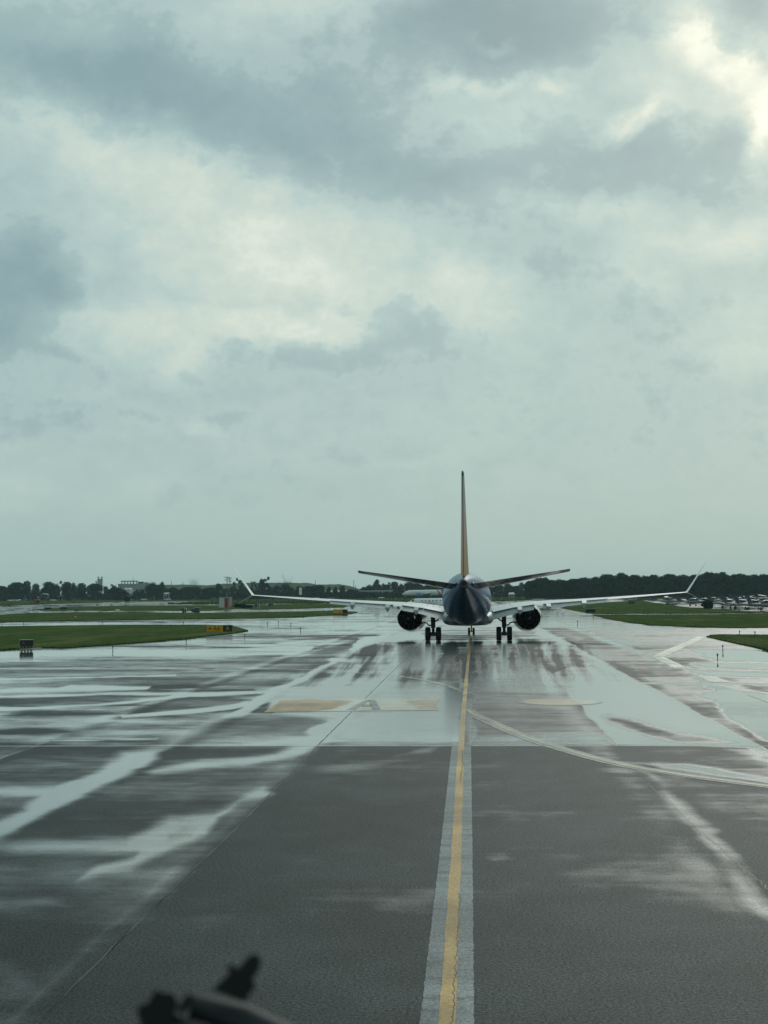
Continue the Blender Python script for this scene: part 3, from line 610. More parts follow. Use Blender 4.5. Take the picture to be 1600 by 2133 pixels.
m_.loft([[(x*k, st(s), 1.95+(z-1.95)*k2) for x, z in ((-1.86, 2.35), (-1.98, 2.1), (-2.03, 1.85), (-1.98, 1.6), (-1.8, 1.40), (-1.45, 1.29), (-.9, 1.25), (0, 1.23), (.9, 1.25), (1.45, 1.29), (1.8, 1.40), (1.98, 1.6), (2.03, 1.85), (1.98, 2.1), (1.86, 2.35), (0, 2.4))] for s, k, k2 in ((11.5, .75, .4), (13, .95, .9), (16, 1, 1), (20, 1, 1), (23.2, .98, .92), (25.4, .82, .45))])
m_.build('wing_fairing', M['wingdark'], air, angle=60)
for k, (a, b) in enumerate(((.0, 0),)):
    pass
m_ = MB()
for s in np.arange(5.5, 30, .53): pass
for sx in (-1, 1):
    m_ = MB(); m_.ball((sx*.62, st(36.6), 4.53), (.06, .35, .10), 8, 5); m_.build('seal_glint', M['white'], air)  # root seals in white, the colour standing for their bright reflections
m_ = MB(); m_.box((0, st(16), 5.52), (.03, .5, .34)); m_.build('antenna', M['white'], air)
def yt(c): return 5*(.2969*math.sqrt(max(c, 0))-.126*c-.3516*c*c+.2843*c**3-.1030*c**4)
def interp(x, pts):
    for (a, p), (b, q) in zip(pts, pts[1:]):
        if x <= b: return p+(q-p)*(x-a)/(b-a)
    return pts[-1][1]
def wing_pt(x, c, up, extra=0.):
    le = interp(x, [(0, 11.9), (1.88, 13.4), (4.8, 16.0), (17.05, 22.55)]); te = interp(x, [(0, 21.9), (5.3, 21.9), (17.05, 24.0)])
    zt = interp(x, [(0, 2.02), (1.9, 2.17), (3.84, 2.62), (5.0, 2.80), (7., 2.96), (10.2, 3.22), (17.05, 3.80)]); tw = interp(x, [(0, .045), (5, .035), (17.05, .006)])
    th = interp(x, [(0, .135), (5, .115), (17.05, .095)]); ch = te-le
    z = zt+(1-c)*ch*tw+(.55 if up > 0 else -.45)*th*yt(c)*ch*1.0+(extra if up > 0 else -extra)
    return Vector((x, st(le+c*ch), z))
def wing_piece(sx, x0, x1, c0, c1, rot=0., drop=0., back=0., n=7, nx=4, extra=0.):
    mb = MB(); rings = []
    for i_ in range(nx+1):
        x = x0+(x1-x0)*i_/nx; hinge = (wing_pt(x, c0, 1)+wing_pt(x, c0, -1))/2; rg = []
        cs = [c0+(c1-c0)*(k/n)**(1.6 if c0 == 0 else 1) for k in range(n+1)]
        for up, seq in ((1, cs), (-1, cs[::-1])):
            for c_ in seq:
                p = wing_pt(x, c_, up, extra); dy, dz = p.y-hinge.y, p.z-hinge.z
                y2 = dy*math.cos(rot)-dz*math.sin(rot); z2 = dy*math.sin(rot)+dz*math.cos(rot)
                rg.append((sx*p.x, hinge.y+y2-back, hinge.z+z2-drop))
        rings.append(rg)
    return mb.loft(rings)
for sx in (-1, 1):
    mb = wing_piece(sx, 1.2, 16.95, 0, .775, nx=22, n=12); wing = mb.build('wing', M['wing'], air, angle=50)
    for x0, x1, c0, rot, drop in ((1.95, 5.22, .785, .24, .03), (5.98, 10.9, .785, .22, .03)):
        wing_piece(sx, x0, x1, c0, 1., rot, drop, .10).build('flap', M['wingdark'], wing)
    wing_piece(sx, 5.26, 5.94, .778, 1.).build('trailing_edge_panel', M['wing'], wing)
    wing_piece(sx, 10.94, 12.1, .778, 1.).build('trailing_edge_panel', M['wing'], wing)
    wing_piece(sx, 12.13, 16.0, .781, 1., .015).build('aileron', M['wing'], wing)
    wing_piece(sx, 16.03, 16.95, .778, 1.).build('trailing_edge_panel', M['wing'], wing)
    xs = [1.98, 3.55, 5.2, 6.9, 8.2, 9.5, 10.85]
    for x0, x1 in zip(xs, xs[1:]):                 # spoiler panels lie proud on the upper skin and overhang the flap
        mb = MB(); rg = []
        for x in (x0+.02, x1-.02):
            a, b, c_ = wing_pt(x, .62, 1), wing_pt(x, .775, 1), wing_pt(x, .86, 1)
            rg.append([(sx*a.x, a.y, a.z+.012), (sx*b.x, b.y, b.z+.016), (sx*c_.x, c_.y, c_.z+.014), (sx*c_.x, c_.y, c_.z-.02), (sx*b.x, b.y, b.z-.004), (sx*a.x, a.y, a.z-.004)])
        mb.loft(rg).build('spoiler', M['wing'], wing, smooth=False)
    mb = MB()                                      # access panel rims near the root
    for x in (2.4, 2.9, 3.4):
        for c_ in (.30, .42, .54):
            p = wing_pt(x, c_, 1); mb.box((sx*p.x, p.y, p.z+.006), (.10, .10, .008))
    mb.build('access_panels', M['wingdark'], wing)['kind'] = 'stuff'
    def blade(pts, name):
        rg = []
        for (x, z, s_le, s_te, th) in pts:
            ch = s_te-s_le; q = []
            for c_ in (0, .08, .3, .65, 1.): q.append((c_, yt(c_)*th*ch*.5))
            dx, dz = pts[-1][0]-pts[0][0], pts[-1][1]-pts[0][1]; L_ = math.hypot(dx, dz); nx_, nz_ = -dz/L_, dx/L_
            rg.append([(sx*(x+nx_*t), st(s_le+c_*ch), z+nz_*t) for c_, t in q]+[(sx*(x-nx_*t), st(s_le+c_*ch), z-nz_*t) for c_, t in q[::-1]])
        return MB().loft(rg).build(name, M['winglet'], wing, angle=50)
    blade([(16.93, 3.80, 22.55, 23.95, .09), (17.02, 3.93, 22.75, 24.0, .07), (17.55, 4.95, 24.0, 24.9, .075), (18.10, 6.0, 25.2, 25.6, .07)], 'winglet')
    blade([(16.95, 3.80, 22.85, 23.9, .07), (17.05, 3.74, 22.95, 23.95, .06), (18.0, 3.16, 24.05, 24.5, .05)], 'lower_winglet')
    for x, dz, ln in ((4.1, .0, 2.6), (6.35, .0, 2.5), (9.1, .0, 2.2)):   # canoe fairings over the flap tracks
        b = wing_pt(x, .98, -1); mb = MB(); rg = []
        for u, w_, h_, zz in ((0, .03, .03, .05), (.25, .15, .20, -.02), (.6, .19, .29, -.14), (.86, .18, .29, -.24), (1., .15, .22, -.30)):
            yy = b.y+ln*.72-ln*u
            rg.append([(sx*b.x+w_*px_, yy, b.z+zz+h_*pz_) for px_, pz_ in ((-1, .7), (-1, .2), (-.62, -.55), (0, -1), (.62, -.55), (1, .2), (1, .7))])
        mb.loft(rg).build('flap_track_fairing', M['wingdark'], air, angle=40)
    # stabiliser and elevator
    def stab(c0, c1, x0, x1, name, m, par):
        rg = []
        for i_ in range(5):
            x = x0+(x1-x0)*i_/4; u = (x-.3)/(7.17-.3); le = 33.4+4.3*u; te = 37.25+1.9*u; ch = te-le; z = 4.46+.98*u; q = []; dr_ = .085*ch
            for k in range(7): c_ = c0+(c1-c0)*k/6; q.append((c_, yt(c_)*.10*ch))
            rg.append([(sx*x, st(le+c_*ch), z+t-dr_*(1-c_)) for c_, t in q]+[(sx*x, st(le+c_*ch), z-t-dr_*(1-c_)-.012) for c_, t in q[::-1]])
        return MB().loft(rg).build(name, m, par, angle=50)
    sb = stab(0, .70, .3, 7.17, 'stabiliser', M['stab'], air); stab(.706, 1., .62, 7.0, 'elevator', M['stab'], sb)
    # engine
    ex, ez = sx*4.83, 1.80
    mb = MB(); n = 36; rg = []
    prof = [(12.75, .86), (12.62, .95), (12.72, 1.04), (13.3, 1.17), (14.4, 1.235), (15.6, 1.23), (16.8, 1.155), (17.75, 1.055)]
    for s, r_ in prof: rg.append([(ex+r_*math.cos(2*math.pi*j/n), st(s), ez+r_*math.sin(2*math.pi*j/n)*(.97 if math.sin(2*math.pi*j/n) > 0 else .95)) for j in range(n)])
    def chev(r_, s, dep): return [(ex+(r_-(0.03 if j % 2 else 0))*math.cos(2*math.pi*j/n), st(s+(dep if j % 2 else 0)), ez+(r_-(0.03 if j % 2 else 0))*math.sin(2*math.pi*j/n)*.955) for j in range(n)]
    rg.append(chev(1.035, 17.95, .20)); rg.append(chev(1.012, 17.94, .20))
    nac = mb.loft(rg, cap=False).build('nacelle', M['nacelle'], air, angle=60)
    mb = MB(); mb.lathe([(st(17.98), .995), (st(17.0), 1.0), (st(15.5), .98), (st(15.4), .3)], (ex, 0, ez), 'Y', 36, cap=False); mb.build('fan_duct', M['ductdark'], nac)
    mb = MB(); mb.lathe([(st(13.6), .2), (st(13.61), .93), (st(13.0), .90)], (ex, 0, ez), 'Y', 24, cap=False); mb.build('fan_disc', M['ductdark'], nac)
    mb = MB(); mb.lathe([(st(15.6), .80), (st(16.8), .74), (st(18.3), .54), (st(18.32), .50), (st(17.2), .5)], (ex, 0, ez), 'Y', 28, cap=False); core = mb.build('core_nozzle', M['ductdark'], nac)
    mb = MB(); mb.lathe([(st(17.3), .36), (st(18.2), .30), (st(19.0), .10), (st(19.1), .02)], (ex, 0, ez), 'Y', 20); mb.build('exhaust_plug', M['strut'], nac)
    mb = MB()
    for j in range(12):
        a = 2*math.pi*(j+.5)/12
        if math.sin(a) > .75: continue
        mb.box((ex+.86*math.cos(a), st(16.5), ez+.86*math.sin(a)), (.02, .5, .2), ry=-a+math.pi/2)
    mb.build('guide_vanes', M['metal'], nac)['kind'] = 'stuff'
    mb = MB(); mb.loft([[(ex+w_, st(s), z) for w_, z in ((-wd, z0), (wd, z0), (wd, z1), (-wd, z1))] for s, wd, z0, z1 in ((13.6, .05, 2.75, 2.95), (15.2, .2, 2.3, 3.1), (17.6, .24, 1.9, 2.95), (19.2, .14, 2.2, 2.85), (20.4, .04, 2.5, 2.75))]); mb.build('pylon', M['nacelle'], nac)
    # main landing gear
    gx = sx*2.86; mb = MB()
    mb.tube([(gx, 0, .565), (gx, 0, 1.15)], .115, 12); mb.tube([(gx, .0, 1.05), (gx, .02, 2.35)], .185, 12); mb.tube([(gx-.2, 0, .565), (gx+.2, 0, .565)], .16, 12); mb.tube([(gx-.5, 0, .565), (gx+.5, 0, .565)], .075, 10)
    mb.box((gx, 0, 1.95), (.36, .3, .4)); mb.tube([(gx, -.16, .75), (gx, -.36, 1.0), (gx, -.16, 1.3)], .045, 6)
    gear = mb.build('landing_gear_strut', M['strut'], air)
    mb = MB(); mb.tube([(gx, 0, 1.45), (gx-sx*.85, .05, 2.05)], .055, 8); mb.build('side_brace', M['strut'], gear)
    mb = MB(); mb.tube([(gx+sx*.1, -.05, 1.28), (gx+sx*.35, -.05, 1.25), (gx+sx*.5, -.02, 1.45), (gx+sx*.75, .0, 1.5), (gx+sx*1.0, .02, 1.42)], .055, 8); mb.tube([(gx, 0, 1.2), (gx+sx*.42, 0, 1.32)], .04, 6); mb.build('door_link', M['strut'], gear)
    mb = MB(); mb.box((gx+sx*.14, .1, 1.75), (.03, .9, .9)); mb.build('gear_door', M['wingdark'], gear)
    mb = MB()
    for k in range(3): mb.tube([(gx+.09-.07*k, -.13, .7), (gx+.11-.09*k, -.17, 1.2), (gx+.08-.08*k, -.15, 1.9)], .014, 5)
    mb.build('brake_hoses', M['black'], gear)['kind'] = 'stuff'
    def tyre(par, c, r_, w_):
        prof = [(-w_*.32, r_*.62), (-w_*.5, r_*.74), (-w_*.5, r_*.88), (-w_*.42, r_*.97), (-w_*.25, r_), (-w_*.24, r_*.985), (-w_*.1, r_*.99), (-w_*.09, r_), (w_*.09, r_), (w_*.1, r_*.99), (w_*.24, r_*.985), (w_*.25, r_), (w_*.42, r_*.97), (w_*.5, r_*.88), (w_*.5, r_*.74), (w_*.32, r_*.62)]
        t = MB().lathe(prof, c, 'X', 28, cap=False).build('tyre', M['rubber'], par)
        MB().lathe([(-w_*.34, .05), (-w_*.32, r_*.3), (-w_*.3, r_*.63), (w_*.3, r_*.63), (w_*.32, r_*.3), (w_*.34, .05)], c, 'X', 20).build('wheel_rim', M['metal'], par)
    for d in (-.43, .43): tyre(gear, (gx+d, 0, .565), .565, .41)
# fin and rudder
def finp(c0, c1, z0, z1, name, par):
    rg = []
    for i_ in range(7):
        z = z0+(z1-z0)*i_/6; u = (z-5.0)/7.35; le = 31.6+5.55*u; te = 37.75+1.55*u; ch = te-le; q = []; th = .095-.01*u
        for k in range(8): c_ = c0+(c1-c0)*k/7; q.append((c_, yt(c_)*th*ch+(.03 if c_ > .97 else 0)))
        rg.append([(t, st(le+c_*ch), z) for c_, t in q]+[(-t, st(le+c_*ch), z) for c_, t in q[::-1]])
    return MB().loft(rg).build(name, M['fin'], par, angle=50)
fn = finp(0, .70, 4.95, 12.02, 'fin', air); finp(.704, 1., 5.02, 11.8, 'rudder', fn)
MB().loft([[(w_, st(s), z) for w_ in (-wd, wd) for z in ((z0, z1) if w_ < 0 else (z1, z0))] for s, wd, z0, z1 in ((27.5, .03, 5.2, 5.38), (30, .07, 5.2, 5.85), (32.6, .14, 5.1, 6.6), (33.2, .15, 5.1, 6.6))]).build('dorsal_fin', M['navy'], fn)
MB().loft([[(t, st(s), z) for t, s in ((0, 36.9), (.09, 37.4), (.07, 38.6), (.02, 39.35), (-.02, 39.35), (-.07, 38.6), (-.09, 37.4))] for z in (12.03, 12.13)]).build('fin_cap', M['lightgrey'], fn)
# nose gear
ng = MB().tube([(0, st(4.0), .34), (0, st(4.0), .9), (0, st(3.9), 1.8)], [.06, .07, .1], 10).tube([(-.22, st(4.0), .34), (.22, st(4.0), .34)], .05, 8).build('nose_gear_strut', M['strut'], air)
for d in (-.21, .21):
    tyre(ng, (d, st(4.0), .34), .345, .2)
    MB().box((d*2.2, st(3.6), 1.25), (.02, 1.1, .5)).build('gear_door', M['navy'], ng)

# ------------------------------------------------------------------ other aircraft
def body(secs, n=16):
    """sections (y, half width, bottom, top)"""
    return MB().loft([[(w_*math.cos(2*math.pi*j/n), y, (t+b)/2+(t-b)/2*math.sin(2*math.pi*j/n)) for j in range(n)] for y, w_, b, t in secs])
def panel(pts, th):
    """thin lofted surface from a root chord to a tip chord: (x, y_front, y_back, z)"""
    return MB().loft([[(x, f, z), (x, f-(f-b)*.3, z+th*k), (x, b, z), (x, f-(f-b)*.3, z-th*k*.6)] for (x, f, b, z), k in zip(pts, (1, .5, .35, .3))])
def upright(pts, th):
    return MB().loft([[(0, f, z), (th, f-(f-b)*.4, z), (0, b, z), (-th, f-(f-b)*.4, z)] for f, b, z in pts])
def side_paint(name, ax, stops, a, b, rough=.25):
    m = bpy.data.materials.new(name); m.use_nodes = True; T = NT(m.node_tree); p = m.node_tree.nodes['Principled BSDF']
    d = T.vm('DOT_PRODUCT', T.n('ShaderNodeTexCoord').outputs['Object'], ax)
    r = T.ramp(T.mr(d, a, b, smooth=False), stops)
    T.link(r, p.inputs['Base Color']); p.inputs['Roughness'].default_value = rough; p.inputs['Coat Weight'].default_value = .3
    return m
# white business jet behind the airliner's left wing; nose to the left and a little towards us
bj = empty('business_jet', P(843, 1258, 352)*1, 0, 'white business jet with a row of cabin windows behind the airliner wing', 'jet')
bj.location.z = 0
hd = math.atan2(-.36, -.93); bj.rotation_euler = (0, 0, hd-math.pi/2)
bjb = body([(0, .05, 1.15, 1.25), (-.5, .32, .98, 1.55), (-1.5, .62, .82, 1.92), (-2.3, .78, .72, 2.38), (-3.2, .86, .66, 2.52), (-10, .86, .66, 2.55), (-12.5, .70, .95, 2.55), (-15, .35, 1.55, 2.45), (-16.2, .12, 1.95, 2.3)]).build('fuselage', M['white'], bj, angle=60)
for sx in (-1, 1):
    for k in range(6):
        MB().lathe([(.86*sx, .17), (.862*sx, .0)] if False else [(-.02, .15), (.02, .15)], (sx*.835, -4.2-k*.95, 1.95), 'X', 14).build('window', M['glass'], bjb)
    MB().box((sx*.56, -1.98, 2.06), (.42, .55, .30), rx=-.55, rz=sx*.5).build('windscreen', M['glass'], bjb)
    panel([(sx*.7, -7.2, -10.2, .85), (sx*4, -8.9, -10.9, 1.0), (sx*7.6, -10.6, -11.7, 1.2)], .22).build('wing', M['white'], bj)
    MB().lathe([(-11, .33), (-11.2, .46), (-12.4, .48), (-13.8, .32)], (sx*1.22, 0, 2.2), 'Y', 16).build('engine', M['lightgrey'], bj)
    panel([(sx*.05, -15.3, -17, 4.75), (sx*1.6, -16, -17.2, 4.78), (sx*2.9, -16.6, -17.4, 4.8)], .12).build('tailplane', M['white'], bj)
    MB().tube([(sx*1.5, -10, .28), (sx*1.5, -9.9, 1.)], .07, 6).lathe([(-.1, .28), (.1, .28)], (sx*1.5, -10, .28), 'X', 14).build('main_wheel', M['rubber'], bj)
upright([(-12.3, -15.6, 2.35), (-14.0, -16.4, 3.6), (-15.2, -17, 4.74)], .14).build('fin', M['white'], bj)
MB().tube([(0, -2.2, .22), (0, -2.2, .9)], .05, 6).lathe([(-.06, .22), (.06, .22)], (0, -2.2, .22), 'X', 12).build('nose_wheel', M['rubber'], bj)
# dark ground power cart by its nose
gp = G(835, 1265.5); gpu = empty('ground_cart', gp, .3, 'small dark ground cart by the nose of the white jet', 'cart')
MB().box((0, 0, .95), (2.0, 1.1, 1.1)).box((.2, 0, 1.6), (1.3, .9, .25)).build('housing', M['darkgrey'], gpu)
for x in (-.7, .7):
    for y in (-.5, .5): MB().lathe([(-.08, .25), (.08, .25)], (x, y, .25), 'Y', 12).build('wheel', M['rubber'], gpu)
# distant airliner at the terminal, nose to the left
fa = empty('airliner', P(838, 1240, 985), 0, 'distant white airliner with blue tail and red flash, nose to the tree line', 'airliner'); fa.location.z = 0
fa.rotation_euler = (0, 0, math.pi/2)
M['farpaint'] = side_paint('burst_livery', (0, -1, .55), [(0, (.62, .64, .62)), (.665, (.62, .64, .62)), (.67, (.55, .10, .04)), (.70, (.50, .16, .04)), (.705, (.60, .62, .60)), (.73, (.6, .62, .6)), (.735, (.02, .07, .24)), (1., (.02, .07, .24))], 0, 40)
fab = body([(0, .1, 3.0, 3.2), (-.8, 1.0, 2.3, 4.0), (-2.5, 1.65, 1.95, 5.0), (-5, 1.97, 1.8, 5.75), (-24, 1.97, 1.8, 5.9), (-29, 1.7, 2.5, 5.9), (-34, .9, 3.8, 5.7), (-37.5, .25, 4.7, 5.4)], 20).build('fuselage', M['farpaint'], fa, angle=60)
for sx in (-1, 1):
    panel([(sx*1.6, -12, -18.8, 2.6), (sx*6.5, -14.6, -19, 3.0), (sx*17, -20.3, -22, 3.9)], .5).build('wing', M['wing'], fa)
    MB().lathe([(-10.8, 1.0), (-11.6, 1.18), (-13.5, 1.1), (-15.2, .7)], (sx*5.75, 0, 1.75), 'Y', 18).build('engine', M['navy'], fa)
    panel([(sx*.5, -32, -36, 5.3), (sx*3, -34, -37, 5.5), (sx*6.2, -35.6, -37.6, 5.8)], .2).build('tailplane', M['wing'], fa)
    for x in (sx*3.6, sx*4.4): MB().lathe([(-.2, .58), (.2, .58)], (x, -17.7, .58), 'X', 14).build('wheel', M['rubber'], fa)
    MB().tube([(sx*4, -17.7, .6), (sx*4, -17.5, 2.8)], .14, 6).build('landing_gear_strut', M['strut'], fa)
    mb = MB()
    for k in range(34): mb.box((sx*1.96, -6.2-k*.55, 4.45), (.04, .24, .34))
    mb.build('cabin_windows', M['glass'], fab)['kind'] = 'stuff'
upright([(-28.5, -36, 5.7), (-32, -37, 8.5), (-34.8, -38, 11.6)], .28).build('fin', side_paint('fin_blue', (0, 0, 1), [(0, (.02, .07, .24)), (1, (.02, .09, .3))], 5, 12), fa)
MB().box((0, -1.55, 4.32), (1.9, .9, .5), rx=-.5).build('windscreen', M['glass'], fab)
MB().tube([(0, -5, .4), (0, -5, 2)], .1, 6).lathe([(-.3, .4), (.3, .4)], (0, -5, .4), 'X', 12).build('nose_wheel', M['rubber'], fa)
def text(name, s, size, m, par, loc, rot, ext=.01):
    cu = bpy.data.curves.new(name, 'FONT'); cu.body = s; cu.size = size; cu.extrude = ext; cu.align_x = 'CENTER'; cu.align_y = 'CENTER'
    t = bpy.data.objects.new(name, cu); COL.objects.link(t)
    dg = bpy.context.evaluated_depsgraph_get(); me_ = bpy.data.meshes.new_from_object(t.evaluated_get(dg)); me_.name = name
    bpy.data.objects.remove(t); o = bpy.data.objects.new(name, me_); COL.objects.link(o); me_.materials.clear(); me_.materials.append(m)
    o.parent = par; o.location = loc; o.rotation_euler = rot; return o
text('lettering', 'allegiant', 1.8, M['navy'], fab, (-1.99, -12.5, 3.5), (math.pi/2, 0, -math.pi/2), .03)

# light aircraft: one of a kind, then copies
M['gawhite'] = mat('light_aircraft_white', (.33, .36, .36), .5, .4, coat=.0, var=.08)
M['ganavy'] = mat('light_aircraft_navy', (.008, .022, .045), .3, .5, coat=.3)
M['gagrey'] = mat('light_aircraft_grey', (.16, .19, .2), .4, .5, var=.08)
def light_aircraft(low=True, ttail=False, fm='ganavy', bm_='gawhite'):
    r = empty('light_aircraft', (0, 0, 0))
    b = body([(3.0, .12, .95, 1.2), (2.7, .42, .72, 1.42), (1.6, .52, .62, 1.5), (.9, .56, .58, 1.55), (0, .56, .58, 1.6), (-1.2, .48, .68, 1.5), (-3, .26, .95, 1.38), (-4.6, .1, 1.15, 1.35)], 12).build('fuselage', M[bm_], r, angle=60)
    body([(1.1, .42, 1.4, 1.5), (.5, .46, 1.42, 1.98), (-.5, .46, 1.42, 2.05), (-1.3, .36, 1.4, 1.75), (-1.8, .2, 1.35, 1.45)], 10).build('canopy', M['glass'], b, angle=60)
    zw = .78 if low else 2.06
    for sx in (-1, 1):
        panel([(sx*.4, .9, -.75, zw), (sx*2.6, .8, -.7, zw+.16), (sx*5.0, .62, -.5, zw+.34)], .11).build('wing', M[bm_], r)
        MB().tube([(sx*1.6, -.3, .22), (sx*1.6, -.25, zw)], .045, 6).lathe([(-.08, .22), (.08, .22)], (sx*1.6, -.3, .22), 'X', 12).build('main_wheel', M['rubber'], r)
        zt = 2.72 if ttail else 1.32
        panel([(sx*.03, -4.0, -5.0, zt), (sx*.9, -4.15, -4.98, zt), (sx*1.75, -4.3, -4.95, zt)], .06).build('tailplane', M[bm_], r)
        if not low: MB().tube([(sx*.5, .2, .85), (sx*2.3, .1, 2.1)], .03, 5).build('wing_strut', M[bm_], r)
    upright([(-2.9, -4.7, 1.32), (-3.9, -5.0, 2.0), (-4.3, -5.15, 2.72)], .07).build('fin', M[fm], r)
    MB().tube([(0, 2.2, .2), (0, 2.3, .8)], .04, 6).lathe([(-.06, .2), (.06, .2)], (0, 2.2, .2), 'X', 12).build('nose_wheel', M['rubber'], r)
    p = MB().lathe([(3.0, .14), (3.2, .1), (3.32, .02)], (0, 0, 1.08), 'Y', 10).build('spinner', M[fm], r)
    MB().box((0, 3.08, 1.08), (.10, .03, 1.9), ry=.6).build('propeller', M['black'], p)
    return r
la_low = light_aircraft(True, bm_='gagrey'); la_high = light_aircraft(False); la_t = light_aircraft(True, True, 'gawhite')
GRP = 'light aircraft parked on the apron'
gas = [  # photo px of the aircraft's middle on the ground, heading in degrees from straight ahead, high wing, label
    (1393, 1259.5, 88, 1, 'lone parked light aircraft left of the others, dark tail, pale fuselage'),
    (1446, 1262.5, 80, 0, 'parked light aircraft with tall navy tail just under the winglet tip'),
    (1468, 1262.0, 80, 0, 'parked light aircraft hidden behind the round bush, navy tail showing'),
    (1487, 1258.5, 80, 0, 'parked light aircraft just behind the bush, small dark tail'),
    (1516, 1266.5, 66, 0, 'parked light aircraft first to the right of the bush in the front row'),
    (1544, 1268.2, 66, 0, 'parked light aircraft second from the bush in the front row'),
    (1571, 1269.8, 64, 0, 'parked light aircraft third from the bush in the front row'),
    (1599, 1271.4, 64, 0, 'parked light aircraft fourth from the bush in the front row, cut by the edge'),
    (1512, 1259.5, 92, 0, 'parked light aircraft in the second row behind the front row, nearest the bush'),
    (1540, 1260.0, 92, 0, 'parked light aircraft in the middle of the second row'),
    (1569, 1260.6, 92, 1, 'high wing parked light aircraft in the second row'),
    (1596, 1261.2, 92, 0, 'parked light aircraft at the outer end of the second row'),
    (1548, 1254.2, 75, 0, 'parked light aircraft in the rear row, first with its tail above the others'),
    (1572, 1254.0, 75, 0, 'parked light aircraft in the rear row, middle of three dark tails'),
    (1594, 1253.6, 75, 1, 'parked high wing light aircraft in the rear row near the grass'),
]
used = set()
for px, py, hdg, high, lab in gas:
    src = la_high if high else la_low
    o = src if src.name not in used else copy_tree(src)
    used.add(src.name); o.location = G(px, py); o.rotation_euler = (0, 0, -R_(hdg+random.uniform(-9, 9))); tag(o, lab, 'light aircraft', GRP)
la_t.location = G(1158, 1246.2); la_t.rotation_euler = (0, 0, math.pi+.1); la_t.scale = (1.1, 1.1, 1.1)
tag(la_t, 'small white aircraft with a high tail bar facing us on the far taxiway', 'light aircraft')

# ------------------------------------------------------------------ signs, lights and boxes
def sign(loc, rz, panels, hgt, label, legs=4, lift=.18, group=None, thick=.22, name='taxiway_sign'):
    r = empty(name, loc, rz, label, 'sign', group); w_ = sum(p[0] for p in panels); x = -w_/2
    MB().box((0, 0, lift+hgt/2), (w_+.06, thick, hgt)).build('housing', M['darkgrey'], r, smooth=False)
    MB().box((0, 0, lift+hgt+.015), (w_+.10, thick+.05, .03)).build('top_rail', M['lightgrey'], r, smooth=False)
    for pw, m, txt, tm, ts_ in panels:
        pn = MB().box((x+pw/2, -thick/2-.008, lift+hgt/2), (pw-.03, .016, hgt-.08)).build('face_panel', M[m], r, smooth=False)
        if txt == '<-A6':
            MB().box((x+pw*.26, -thick/2-.020, lift+hgt*.5), (.34, .008, .07)).box((x+pw*.20-.01, -thick/2-.021, lift+hgt*.5+.055), (.06, .008, .20), ry=.8).box((x+pw*.20-.01, -thick/2-.0215, lift+hgt*.5-.055), (.06, .008, .20), ry=-.8).build('arrow', M[tm], pn, smooth=False)
            text('lettering', 'A6', ts_, M[tm], pn, (x+pw*.62, -thick/2-.020, lift+hgt*.49), (math.pi/2, 0, 0), .005)
        elif txt: text('lettering', txt, ts_, M[tm], pn, (x+pw/2, -thick/2-.020, lift+hgt*.49), (math.pi/2, 0, 0), .005)
        x += pw
    for k in range(legs):
        MB().tube([(-w_/2+w_*(k+.5)/legs, 0, 0), (-w_/2+w_*(k+.5)/legs, 0, lift)], .05, 8).build('leg', M['black'], r)
    return r
def slab(loc, d, rz, label):
    o = MB().box((0, 0, .03), (d[0], d[1], .07)).build('concrete_pad', M['concrete'], None, smooth=False); o.location = loc; o.rotation_euler = (0, 0, rz); return tag(o, label, 'pad')
p = G(457, 1317.5); sign(p, .02, [(1.72, 'signyellow', '<-A6', 'signblack', .62), (.92, 'signblack', 'A', 'signyellow', .62)], .68, 'yellow sign with arrow and black A panel on the narrow grass point', lift=.06)
p = G(55, 1352.5); sign(p, .42, [(.42, 'signblack', 'A', 'signdim', .38), (.46, 'signblack', None, None, 0)], .46, 'dark box sign on a concrete pad at the edge of the near grass', lift=.22, thick=.34)
slab(G(59, 1352.2), (1.9, .9), .42, 'pale concrete pad under the dark box sign')
p = G(709, 1278.5); sign(p, .0, [(1.85, 'signyellow', None, None, 0), (.9, 'signblack', None, None, 0)], .72, 'distant amber and black sign below the airliner wing', lift=.08)
p = G(1230, 1276.8); sign(p, .05, [(1.75, 'signblack', None, None, 0)], .62, 'black backed sign just right of the airliner flap', lift=.1)
p = G(100, 1270); sign(p, .0, [(1.85, 'signblack', None, None, 0)], .5, 'dark sign at the left tip of the shelter grass strip', lift=.1)
p = G(133, 1270); sign(p, .0, [(1.95, 'signblack', None, None, 0)], .62, 'larger dark sign just right of the one at the strip tip', lift=.1)
p = G(356, 1258.4); sign(p, .0, [(2.6, 'signblack', None, None, 0)], .6, 'low dark sign at the tip of the weedy grass strip', lift=.1)
p = G(76, 1258.6); r = sign(p, 0, [(1.4, 'red', None, None, 0), (1.2, 'signblack', None, None, 0)], 1.2, 'red and black sign far off before the tree line', lift=.6)
p = G(1316, 1258.0); sign(p, .0, [(1.9, 'signblack', None, None, 0)], .7, 'dark sign under the outer wing of the airliner on the grass', lift=.1)
